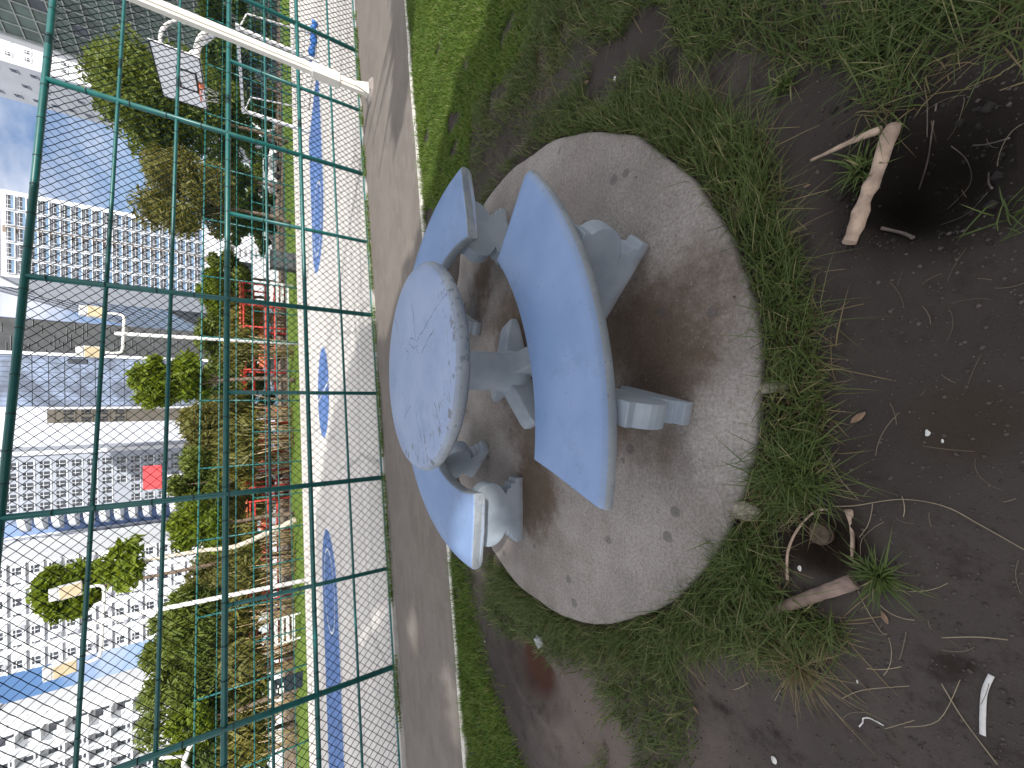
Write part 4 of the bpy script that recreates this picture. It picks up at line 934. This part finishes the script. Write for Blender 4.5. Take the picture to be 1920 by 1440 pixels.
def blades(P, h, w, lean, seed, outward=None, droop=.4):
    r = np.random.default_rng(seed); n = len(P); a = r.random(n)*2*np.pi
    D = np.stack([np.cos(a), np.sin(a)], 1)
    if outward is not None:
        o = P[:, :2]-outward; o /= np.linalg.norm(o, axis=1)[:, None]+1e-6; D = D*.75+o*.6; D /= np.linalg.norm(D, axis=1)[:, None]
    H = h*(.45+.9*r.random(n)**1.5)[:, None]; L = lean*(.3+1.1*r.random(n))[:, None]
    S = np.stack([-D[:, 1], D[:, 0]], 1)*(w*(.6+.7*r.random(n))[:, None])/2
    tw = (r.random(n)[:, None]-.5)*.6; V = []
    for k, (f, ww) in enumerate(((0, .8), (.4, 1.0), (.75, .7), (1.0, 0))):
        out = H*L*(f**1.7); z = H*(f-droop*L*f**2.2*.6); c = np.concatenate([P[:, :2]+D*out+np.stack([-D[:, 1], D[:, 0]], 1)*tw*H*f, P[:, 2:3]+z], 1)
        if ww: V += [c+np.concatenate([S*ww, 0*z], 1), c-np.concatenate([S*ww, 0*z], 1)]
        else: V += [c]
    V = np.stack(V, 1); b = np.arange(n)[:, None]*7
    q = np.concatenate([b+np.array([0, 1, 3, 2]), b+np.array([2, 3, 5, 4])], 0); t = b+np.array([4, 5, 6])
    return V.reshape(-1, 3), q, t
TRACK = [(1095, 55), (1150, 85), (1075, 185), (965, 268), (912, 335), (893, 395), (868, 400), (880, 330), (905, 255), (985, 180), (1050, 110)]
def scatter(poly, dens, seed, gap=0.0, gs=.22, edge=0.0, zfun=ground_z, minslab=1.0):
    r = np.random.default_rng(seed); W_ = np.array([g(x, y, GZ)[:2] for x, y in poly]); lo, hi = W_.min(0), W_.max(0)
    n = int(dens*np.prod(hi-lo)); p = lo+(hi-lo)*r.random((n, 2))
    x, y = proj(np.concatenate([p, np.full((n, 1), GZ)], 1)); jit = r.normal(size=(n, 2))*edge
    k = inpoly(x+jit[:, 0], y+jit[:, 1], poly); k &= np.hypot(p[:, 0]-ctr[0], p[:, 1]-ctr[1]) > slab_r(p[:, 0], p[:, 1])*minslab+.004
    k &= p[:, 1] < kerb_y(p[:, 0])-.05
    k &= ~inpoly(x+jit[:, 0]*1.2, y+jit[:, 1]*1.2, TRACK) | (r.random(n) < .06)
    if gap: k &= (vnoise(p[:, 0]+9, p[:, 1]+9, gs, seed+1)*.65+vnoise(p[:, 0]+9, p[:, 1]+9, gs*.4, seed+2)*.35) > gap
    for c, a, b_, dep in PITS:
        if dep > .03: k &= ((p[:, 1]-c.y)/a)**2+((p[:, 0]-c.x)/b_)**2 > .75
    p = p[k]; return np.concatenate([p, zfun(p[:, 0], p[:, 1])[:, None]], 1)
def grass(name, P, h, w, lean, mat, seed, outward=None, droop=.4):
    V, q, t = blades(P, h, w, lean, seed, outward, droop); return tag(npmesh(name, V, q, mat, tris=t), kind='stuff')
RING = [(1180, 258), (1185, 200), (1260, 178), (1340, 198), (1405, 245), (1440, 300), (1450, 400), (1488, 470), (1518, 560), (1525, 650), (1548, 740), (1545, 850), (1500, 925), (1440, 985), (1465, 1040), (1450, 1100), (1490, 1140), (1545, 1150), (1590, 1165), (1580, 1205), (1510, 1215), (1430, 1235), (1360, 1215), (1290, 1225), (1235, 1255), (1170, 1232), (1100, 1215), (1040, 1185), (985, 1155), (940, 1115), (915, 1060), (935, 1040), (1000, 1105), (1120, 1160), (1280, 1095), (1370, 940), (1412, 700), (1395, 520), (1290, 340)]
grass('grass', scatter(RING, 15000, 1, .22, .16, 9), .082, .0034, .85, M_grass, 1, ctr)
grass('grass', scatter(RING, 3000, 2, .42, .2, 18), .15, .0026, 1.1, M_grass, 2, ctr, .55)
grass('dead_thatch', scatter(RING, 3200, 21, .3, .12, 22), .055, .0032, 2.6, M_dry, 21, ctr, .62)
TOPR = [(1010, -40), (1960, -40), (1960, 160), (1860, 95), (1780, 110), (1710, 190), (1650, 255), (1612, 205), (1600, 125), (1520, 125), (1460, 112), (1400, 72), (1330, 112), (1260, 145), (1180, 205), (1060, 262), (960, 262), (905, 345), (880, 335), (900, 200), (990, 120)]
grass('grass', scatter(TOPR, 13000, 3, .38, .26, 14), .078, .0033, .85, M_grass, 3)
grass('grass', scatter([(1600, -40), (1960, -40), (1960, 150), (1860, 95), (1780, 112), (1700, 190), (1650, 250), (1615, 190), (1610, 90)], 8500, 13, .25, .2, 10), .115, .0030, 1.0, M_grass, 13, droop=.5)
LAWN = [(755, -60), (1000, -60), (1010, 60), (960, 130), (890, 200), (875, 335), (868, 410), (800, 405), (780, 250)]
grass('grass', scatter(LAWN, 17000, 4, .22, .3, 8), .046, .0042, .8, M_lush, 4)
grass('grass', scatter([(895, 392), (955, 305), (1060, 246), (1185, 196), (1195, 252), (1045, 252), (950, 318), (908, 384)], 13000, 5, .15, .2, 6), .075, .0042, .8, M_grass, 5, ctr)
LEFT = [(846, 1035), (872, 1050), (890, 1150), (915, 1260), (945, 1350), (1000, 1480), (850, 1480)]
grass('grass', scatter(LEFT, 11000, 6, .22, .25, 8), .060, .0046, .8, M_lush, 6)
grass('grass', scatter([(1110, 1235), (1300, 1262), (1310, 1330), (1290, 1480), (1120, 1480), (1150, 1350)], 7000, 7, .42, .22, 14), .075, .0040, .9, M_grass, 7)
grass('grass', scatter([(920, 1080), (985, 1150), (1040, 1190), (1120, 1225), (1150, 1260), (1060, 1240), (1000, 1215), (950, 1200), (905, 1130)], 9000, 8, .3, .2, 10), .06, .0042, .9, M_grass, 8)
grass('grass', scatter([(1868, 395), (1960, 350), (1960, 470), (1850, 445)], 4500, 9, .4, .12, 10), .10, .0030, 1.0, M_grass, 9)
def tuft(x, y, n, h, w, lean, mat, seed, spread, droop=.5):
    c = g(x, y, GZ); r = np.random.default_rng(seed); p = np.array([c.x, c.y])+r.normal(size=(n, 2))*spread; P_ = np.concatenate([p, ground_z(p[:, 0], p[:, 1])[:, None]], 1)
    V, q, t = blades(P_, h, w, lean, seed, np.array([c.x, c.y]), droop); o = npmesh('grass_tuft', V-np.array(c), q, mat, tris=t); o.location = c; return o
for i, (x, y, n, h, w, ln_, mt, sp_, lb) in enumerate(((1650, 1078, 170, .068, .0042, 1.3, M_grass, .010, 'spiky green grass tuft alone on the soil beside the cut branch end'), (1468, 162, 60, .06, .006, 1.2, M_grass, .012, 'small green weed on bare soil between the grass and the slab ring'), (1500, 1243, 220, .09, .003, 1.5, M_dry, .016, 'dried brown grass tuft lying below the slab grass'), (1618, 318, 70, .06, .005, 1.2, M_grass, .012, 'little green tuft between the two arms of the forked branch'), (1395, 1070, 320, .115, .0034, 1.0, M_grass, .045, 'tall grass tuft left of the stone at the slab edge'), (1490, 900, 320, .115, .0034, 1.1, M_grass, .045, 'tall grass tuft just right of the tree stump pit'), (1245, 1255, 120, .06, .006, 1.1, M_grass, .03, 'leafy weed at the slab grass edge near the white litter'))):
    o = tuft(x, y, n, h, w, ln_, mt, 300+i, sp_); tag(o, lb, 'grass tuft')
grass('dead_thatch', scatter(TOPR, 2200, 22, .42, .2, 22), .055, .0030, 2.6, M_dry, 22, None, .62)
# weeds along the fence foot and creeping over the kerb
r = np.random.default_rng(77); t0_ = r.uniform(-5, 9, 5200); n0_ = 6.02+.13*r.random(5200)**.7; k = vnoise(t0_, n0_, .35, 8) > .40; t0_, n0_ = t0_[k], n0_[k]
P_ = np.stack([TV.x*t0_+NV.x*n0_, TV.y*t0_+NV.y*n0_, np.full(len(t0_), PZ)], 1); grass('grass', P_, .075, .009, .9, M_lush, 78)
xk = r.uniform(-5, 6.5, 2600); yk = kerb_y(xk)-.05+r.normal(size=2600)*.012; k = vnoise(xk, yk, .3, 9) > .45; grass('grass', np.stack([xk[k], yk[k], np.full(k.sum(), GZ)], 1), .07, .005, 1.0, M_lush, 79)
# straw, leaf crumbs and root threads over the soil
def threads(n, box, seed, L0, L1, w):
    r = np.random.default_rng(seed); V, Q = [], []; k = 0
    while k < n:
        x, y = r.uniform(box[0], box[2]), r.uniform(box[1], box[3]); p = g(x, y, GZ)
        if math.hypot(p.x-ctr[0], p.y-ctr[1]) < slab_r(p.x, p.y)*.98 or p.y > kerb_y(p.x)-.05: continue
        a = r.uniform(0, 6.28); cur = r.normal()*.7; L = r.uniform(L0, L1); q = np.array([p.x, p.y]); pts = []
        for s_ in range(7):
            pts.append(q.copy()); q = q+np.array([math.cos(a), math.sin(a)])*L/6; a += cur/6
        pts = np.array(pts); z = ground_z(pts[:, 0], pts[:, 1])+.003+.01*np.sin(np.linspace(0, 3.1, 7))*r.random(); d = np.gradient(pts, axis=0); d /= np.linalg.norm(d, axis=1)[:, None]; s2 = np.stack([-d[:, 1], d[:, 0]], 1)*w*r.uniform(.5, 1.2)/2
        o = len(V)*14; V.append(np.concatenate([np.c_[pts+s2, z], np.c_[pts-s2, z]])); Q += [[o+i, o+i+1, o+7+i+1, o+7+i] for i in range(6)]; k += 1
    return np.concatenate(V), np.array(Q)
V, Q = threads(90, (1000, 0, 1920, 1440), 5, .02, .09, .0017); tag(npmesh('straw_litter', V, Q, grass_mat('straw_litter', (.10, .08, .06), (.26, .22, .16), (.08, .05, .04))), kind='stuff')
V, Q = threads(26, (1330, 850, 1700, 1300), 6, .05, .16, .0015); tag(npmesh('straw_litter', V, Q, M_straw), kind='stuff')
def crumbs(n, box, seed, s0, s1):
    r = np.random.default_rng(seed); V, F = [], []
    for _ in range(n):
        p = g(r.uniform(box[0], box[2]), r.uniform(box[1], box[3]), GZ)
        if math.hypot(p.x-ctr[0], p.y-ctr[1]) < slab_r(p.x, p.y) or p.y > kerb_y(p.x)-.05 or (seed == 15 and any(((p.y-c.y)/a)**2+((p.x-c.x)/b_)**2 < 1.4 for c, a, b_, dp in PITS if dp > .03)): continue
        s_ = r.uniform(s0, s1)*(.5+r.random()**3*1.5); z = float(ground_z(p.x, p.y)); o = len(V)
        pts = r.normal(size=(6, 3))*.18+np.array([[1, 0, 0], [-1, 0, 0], [0, 1, 0], [0, -1, 0], [0, 0, .8], [0, 0, -.8]]); V += [(p.x+q[0]*s_, p.y+q[1]*s_, z+s_*.25+q[2]*s_*.7) for q in pts]
        F += [(o+a, o+b, o+c) for a, b, c in ((0, 2, 4), (2, 1, 4), (1, 3, 4), (3, 0, 4), (2, 0, 5), (1, 2, 5), (3, 1, 5), (0, 3, 5))]
    return V, F
V, F = crumbs(5200, (960, 0, 1920, 1440), 15, .0018, .0045); tag(npmesh('soil_crumbs', np.array(V), np.zeros((0, 4)), simple('soil_crumb', (.075, .064, .057), .95, .4, 30), tris=np.array(F)), kind='stuff')
V, F = crumbs(240, (1560, 180, 1900, 470), 16, .003, .008); tag(npmesh('soil_clods', np.array(V), np.zeros((0, 4)), simple('dark_clod', (.022, .018, .016), .95, .4, 30), tris=np.array(F)), kind='stuff')

# ------------------------------------------------------------------ single things lying about
def gz(x, y, up=0): p = g(x, y, GZ); p.z = float(ground_z(p.x, p.y))+up; return p
def stick(name, label, cat, pts, rad, mat, n=8, sub=5, up=.5, parts=None, group=None, wob=0):
    P_ = [gz(x, y, max(rad if not hasattr(rad, '__len__') else rad[0], .002)*up*1.6) for x, y in pts]; o3 = P_[0]; Q_ = [p-o3 for p in smooth_pts(P_, sub)]; m = len(Q_); rr_ = random.Random(len(label))
    rads = [rad[0]+(rad[1]-rad[0])*i/(m-1) for i in range(m)] if hasattr(rad, '__len__') else [rad]*m
    rads = [q*(1+wob*rr_.uniform(-1, 1)) for q in rads]
    return MB().tube(Q_, rads, n).build(name, mat, parts), o3
# forked peeled branch over the pit
A_, B_ = g(1676, 236, GZ+.03), g(1592, 455, GZ+.018); t_ = thing('cut_branch', 'peeled pale forked branch lying across the edge of the big dark pit', 'branch', A_)
rr_ = random.Random(3); P_ = [A_.lerp(B_, i/14)-A_+Vector((0, 0, .006*math.sin(i*.9))) for i in range(15)]
MB().tube(P_, [.0185+.003*rr_.uniform(-1, 1)+.0015*math.sin(i*1.3) for i in range(15)], 12).build('main_limb', M_bark_pale, t_)
Q_ = [g(1652, 243, GZ+.035), g(1612, 258, GZ+.03), g(1565, 280, GZ+.02), g(1520, 301, GZ+.008)]
MB().tube([p-A_ for p in smooth_pts(Q_, 4)], [.011-.0006*i+.001*rr_.uniform(-1, 1) for i in range(13)], 10).build('side_limb', M_bark_pale, t_)
A_, B_ = g(1602, 1090, GZ+.022), g(1436, 1150, GZ+.015); P_ = [A_.lerp(B_, i/12)-A_+Vector((0, 0, .004*math.sin(i))) for i in range(13)]
o = MB().tube(P_, [.0205-.0004*i+.0015*rr_.uniform(-1, 1) for i in range(13)], 12).build('cut_branch', simple('pinkish_brown_bark', (.26, .19, .16), .85, .3, 18, bump=.5)); o.location = A_; tag(o, 'pinkish brown branch half sunk in grass left of the stump pit', 'branch')
o, l = stick('bent_stick', '', 'stick', [(1481, 1084), (1486, 1030), (1497, 990), (1530, 958), (1562, 952)], (.0045, .0028), M_bark_pale, wob=.15, up=2); o.location = l; tag(o, 'thin bent peeled stick curving over the stump pit', 'stick')
o, l = stick('bark_strip', '', 'bark', [(1594, 955), (1598, 1000), (1596, 1048)], (.009, .004), M_bark_pale, 6, 4, .6, wob=.35); o.location = l; tag(o, 'short ragged pale bark strip standing at the pit rim', 'bark')
c = gz(1522, 1004, .012); t_ = thing('tree_stump', 'cut round tree stump sunk in the small pit', 'stump', c)
MB().lathe([(.038, -.05), (.037, .008), (.034, .014)], 20).build('wood', simple('weathered_end_grain', (.115, .090, .068), .9, .35, 60, bump=.5), t_); MB().lathe([(.041, -.05), (.041, .002), (.0375, .004)], 20).build('bark', M_bark, t_)
def rock(name, label, cat, x, y, s, mat, seed, z=.0, flat=.6):
    p = gz(x, y, z); bm = bmesh.new(); bmesh.ops.create_icosphere(bm, subdivisions=3, radius=1); r = np.random.default_rng(seed); ph = r.random((5, 3))*6; fr_ = r.normal(size=(5, 3))*1.7
    for v in bm.verts:
        q = np.array(v.co); k = 1+.14*sum(math.sin(float(f@q)+h[0]) for f, h in zip(fr_, ph))/1.6; v.co = Vector((q*k*np.array(s)*np.array([1, 1, flat])).tolist())
    me = bpy.data.meshes.new(name); bm.to_mesh(me); bm.free(); me.materials.append(mat); o = bpy.data.objects.new(name, me); COL.objects.link(o); o.location = p; return tag(o, label, cat)
M_stone = simple('mossy_concrete_lump', (.27, .25, .20), .9, .35, 30, bump=.8)
rock('stone', 'rough grey stone pressed against the slab edge in the grass', 'stone', 1402, 955, (.036, .050, .04), M_stone, 1, .02); rock('stone', 'flat broken concrete lump under the grass at the near slab edge', 'stone', 1441, 728, (.018, .055, .03), M_stone, 2, .008)
def scrap(name, label, cat, pts, w, mat, up=.004, curl=0.0, sub=5):
    P_ = smooth_pts([gz(x, y, up) for x, y in pts], sub); o3 = P_[0]; vs = []; m = len(P_)
    for i, p in enumerate(P_):
        d = (P_[min(i+1, m-1)]-P_[max(i-1, 0)]).normalized(); s_ = Vector((-d.y, d.x, 0))*w/2; ww = 1
        vs += [p-o3+s_*ww+Vector((0, 0, curl*math.sin(i*.8))), p-o3-s_*ww+Vector((0, 0, -curl*math.sin(i*.8+.6)))]
    o = MB().add(vs, [(2*i, 2*i+1, 2*i+3, 2*i+2) for i in range(m-1)], 0, True).build(name, mat); o.location = o3; o.modifiers.new('solid', 'SOLIDIFY').thickness = .0009; return tag(o, label, cat)
M_paper = simple('white_paper', (.62, .62, .62), .7, .08, 60); M_clear = simple('clear_plastic', (.45, .47, .52), .18, .25, 60)
scrap('paper_strip', 'white bent paper strip on the bare soil', 'paper', [(1858, 1268), (1845, 1300), (1842, 1345), (1842, 1380)], .0105, M_paper); scrap('twisted_ribbon', 'thin twisted white ribbon on the bare soil', 'ribbon', [(1611, 1363), (1617, 1355), (1619, 1347), (1628, 1346), (1642, 1352), (1657, 1361)], .0035, M_paper, .004, .001)
c = gz(1020, 1199, .018); bm = bmesh.new(); bmesh.ops.create_icosphere(bm, subdivisions=3, radius=.034); r = np.random.default_rng(4)
for v in bm.verts: v.co = v.co*(1+.28*r.normal()*.6); v.co.z *= .55
me = bpy.data.meshes.new('plastic_bag'); bm.to_mesh(me); bm.free(); me.materials.append(M_clear); o = bpy.data.objects.new('plastic_bag', me); COL.objects.link(o); o.location = c; tag(o, 'crumpled clear plastic bag by the brown hollow near the slab', 'litter')
M_leafdry = simple('dry_leaf', (.20, .13, .085), .8, .3, 40)
def dry_leaf(label, x, y, L, rz, mat=None, group=None):
    p = gz(x, y, .005); vs = []; k = 7
    for i in range(k):
        f = i/(k-1); w = math.sin(math.pi*(f*.93+.03))*.19*L; vs += [((f-.5)*L, w, .012*math.sin(f*3)*L*8*.1+w*.25), ((f-.5)*L, 0, .002*math.sin(f*3)), ((f-.5)*L, -w, w*.25)]
    fs = [q for i in range(k-1) for q in ((3*i, 3*i+1, 3*i+4, 3*i+3), (3*i+1, 3*i+2, 3*i+5, 3*i+4))]
    o = MB().add(vs, fs, 0, True).build('dry_leaf', mat or M_leafdry); o.location = p; o.rotation_euler = (0, 0, rz); return tag(o, label, 'leaf', group)
dry_leaf('brown dry leaf on soil between the branch and the slab grass', 1660, 1157, .035, .4); dry_leaf('dry leaf on bare soil below the near bench', 1612, 783, .048, -.8); dry_leaf('pale curled leaf on the slab grass right of the benches', 1100, 155, .05, 1.2); dry_leaf('pale leaf on the grass edge behind the right bench', 897, 272, .05, 2.0)
dry_leaf('curled brown leaf in the thin grass at lower left', 1305, 1330, .035, .9); dry_leaf('pinkish leaf scrap on the dusty soil at left', 1132, 1298, .04, 1.9); dry_leaf('grey leaf pair on the lawn near the kerb', 829, 165, .09, .2, simple('grey_leaf', (.13, .13, .11), .8, .3, 30)); dry_leaf('small dark leaf on soil above the forked branch', 1512, 348, .022, 1.5)
M_bit = simple('white_bit', (.60, .60, .58), .6, .1, 40)
for x, y, s_, lb in ((1741, 812, .009, 'white plastic bit on soil near the brown patch'), (1768, 827, .005, 'tiny white crumb just left of the white plastic bit'), (1194, 1222, .010, 'white bottle cap in the slab grass at lower left'), (1200, 1195, .010, 'crumpled white wrapper in the grass at the left slab edge'), (1178, 1176, .010, 'pale cigarette end touching the left slab edge'), (1152, 148, .012, 'white scrap in the grass right of the slab'), (909, 1203, .010, 'white speck of paper on the dusty soil near the kerb'), (1452, 1424, .014, 'white torn scrap at the left picture edge'), (1608, 1277, .005, 'little white bead on the dark soil above the ribbon'), (1505, 1062, .010, 'greyish wrapper scrap in the stump pit')):
    rock('litter', lb, 'litter', x, y, (s_, s_*.6, s_*.5), M_bit, int(x), s_*.3)
for pts, rd, lb in (([(1565, 947), (1605, 947), (1690, 935), (1770, 948), (1840, 985), (1920, 1030)], .0011, 'long pale grass stem arching over the bare soil from the stump pit'), ([(1765, 1282), (1800, 1340), (1840, 1395), (1870, 1434)], .0014, 'straight dry stalk slanting beside the white paper strip'), ([(1766, 1196), (1830, 1195), (1890, 1200)], .0011, 'pale dry stalk alone on dark soil above the paper strip'), ([(1580, 1308), (1620, 1292), (1705, 1286)], .0010, 'thin bowed stalk above the white ribbon'), ([(1545, 840), (1580, 900), (1612, 935)], .0012, 'dry stalk pointing from the slab grass to the stump pit'), ([(1600, 1050), (1612, 1110), (1650, 1180), (1664, 1188)], .0012, 'dry stalk running from the bark strip past the branch end'), ([(1424, 604), (1440, 640), (1447, 668)], .0022, 'short pale stick lying in grass along the near slab edge'), ([(1695, 1363), (1760, 1350), (1800, 1275)], .0008, 'faint crooked stalk between the ribbon and the paper strip'), ([(1660, 1366), (1715, 1350)], .0008, 'small straw just beside the white ribbon end')):
    o, l = stick('dry_stalk', '', 'stalk', pts, rd, M_straw, 5, 5, 2); o.location = l; tag(o, lb, 'stalk')
M_root = simple('grey_root', (.115, .095, .085), .85, .3, 30)
for pts, rd, lb in (([(1715, 172), (1738, 195), (1743, 215), (1733, 250)], .0014, 'curved grey root at the upper rim of the dark pit'), ([(1760, 200), (1745, 240), (1722, 280), (1694, 325)], .0020, 'straight grey root slanting across the dark pit'), ([(1772, 256), (1797, 275), (1795, 310), (1748, 362)], .0013, 'hooked thin root in the middle of the dark pit'), ([(1816, 258), (1850, 262), (1895, 266)], .0018, 'short root on the far side of the dark pit'), ([(1648, 425), (1685, 432), (1712, 446)], .0048, 'pinkish root end poking from the near rim of the dark pit'), ([(1846, 308), (1850, 335), (1862, 356)], .0022, 'pale root tip at the right rim of the dark pit'), ([(1740, 400), (1800, 385), (1850, 360)], .0012, 'long thin root along the near edge of the dark pit')):
    o, l = stick('root', '', 'root', pts, rd, M_root, 6, 5, 2, wob=.15); o.location = l; tag(o, lb, 'root')
o, l = stick('twig', '', 'twig', [(832, 60), (822, 130), (807, 200)], .006, simple('dark_twig', (.05, .05, .03), .8), 6, 4, 2); o.location = l; tag(o, 'long dark twig lying on the sunny lawn by the kerb', 'twig')
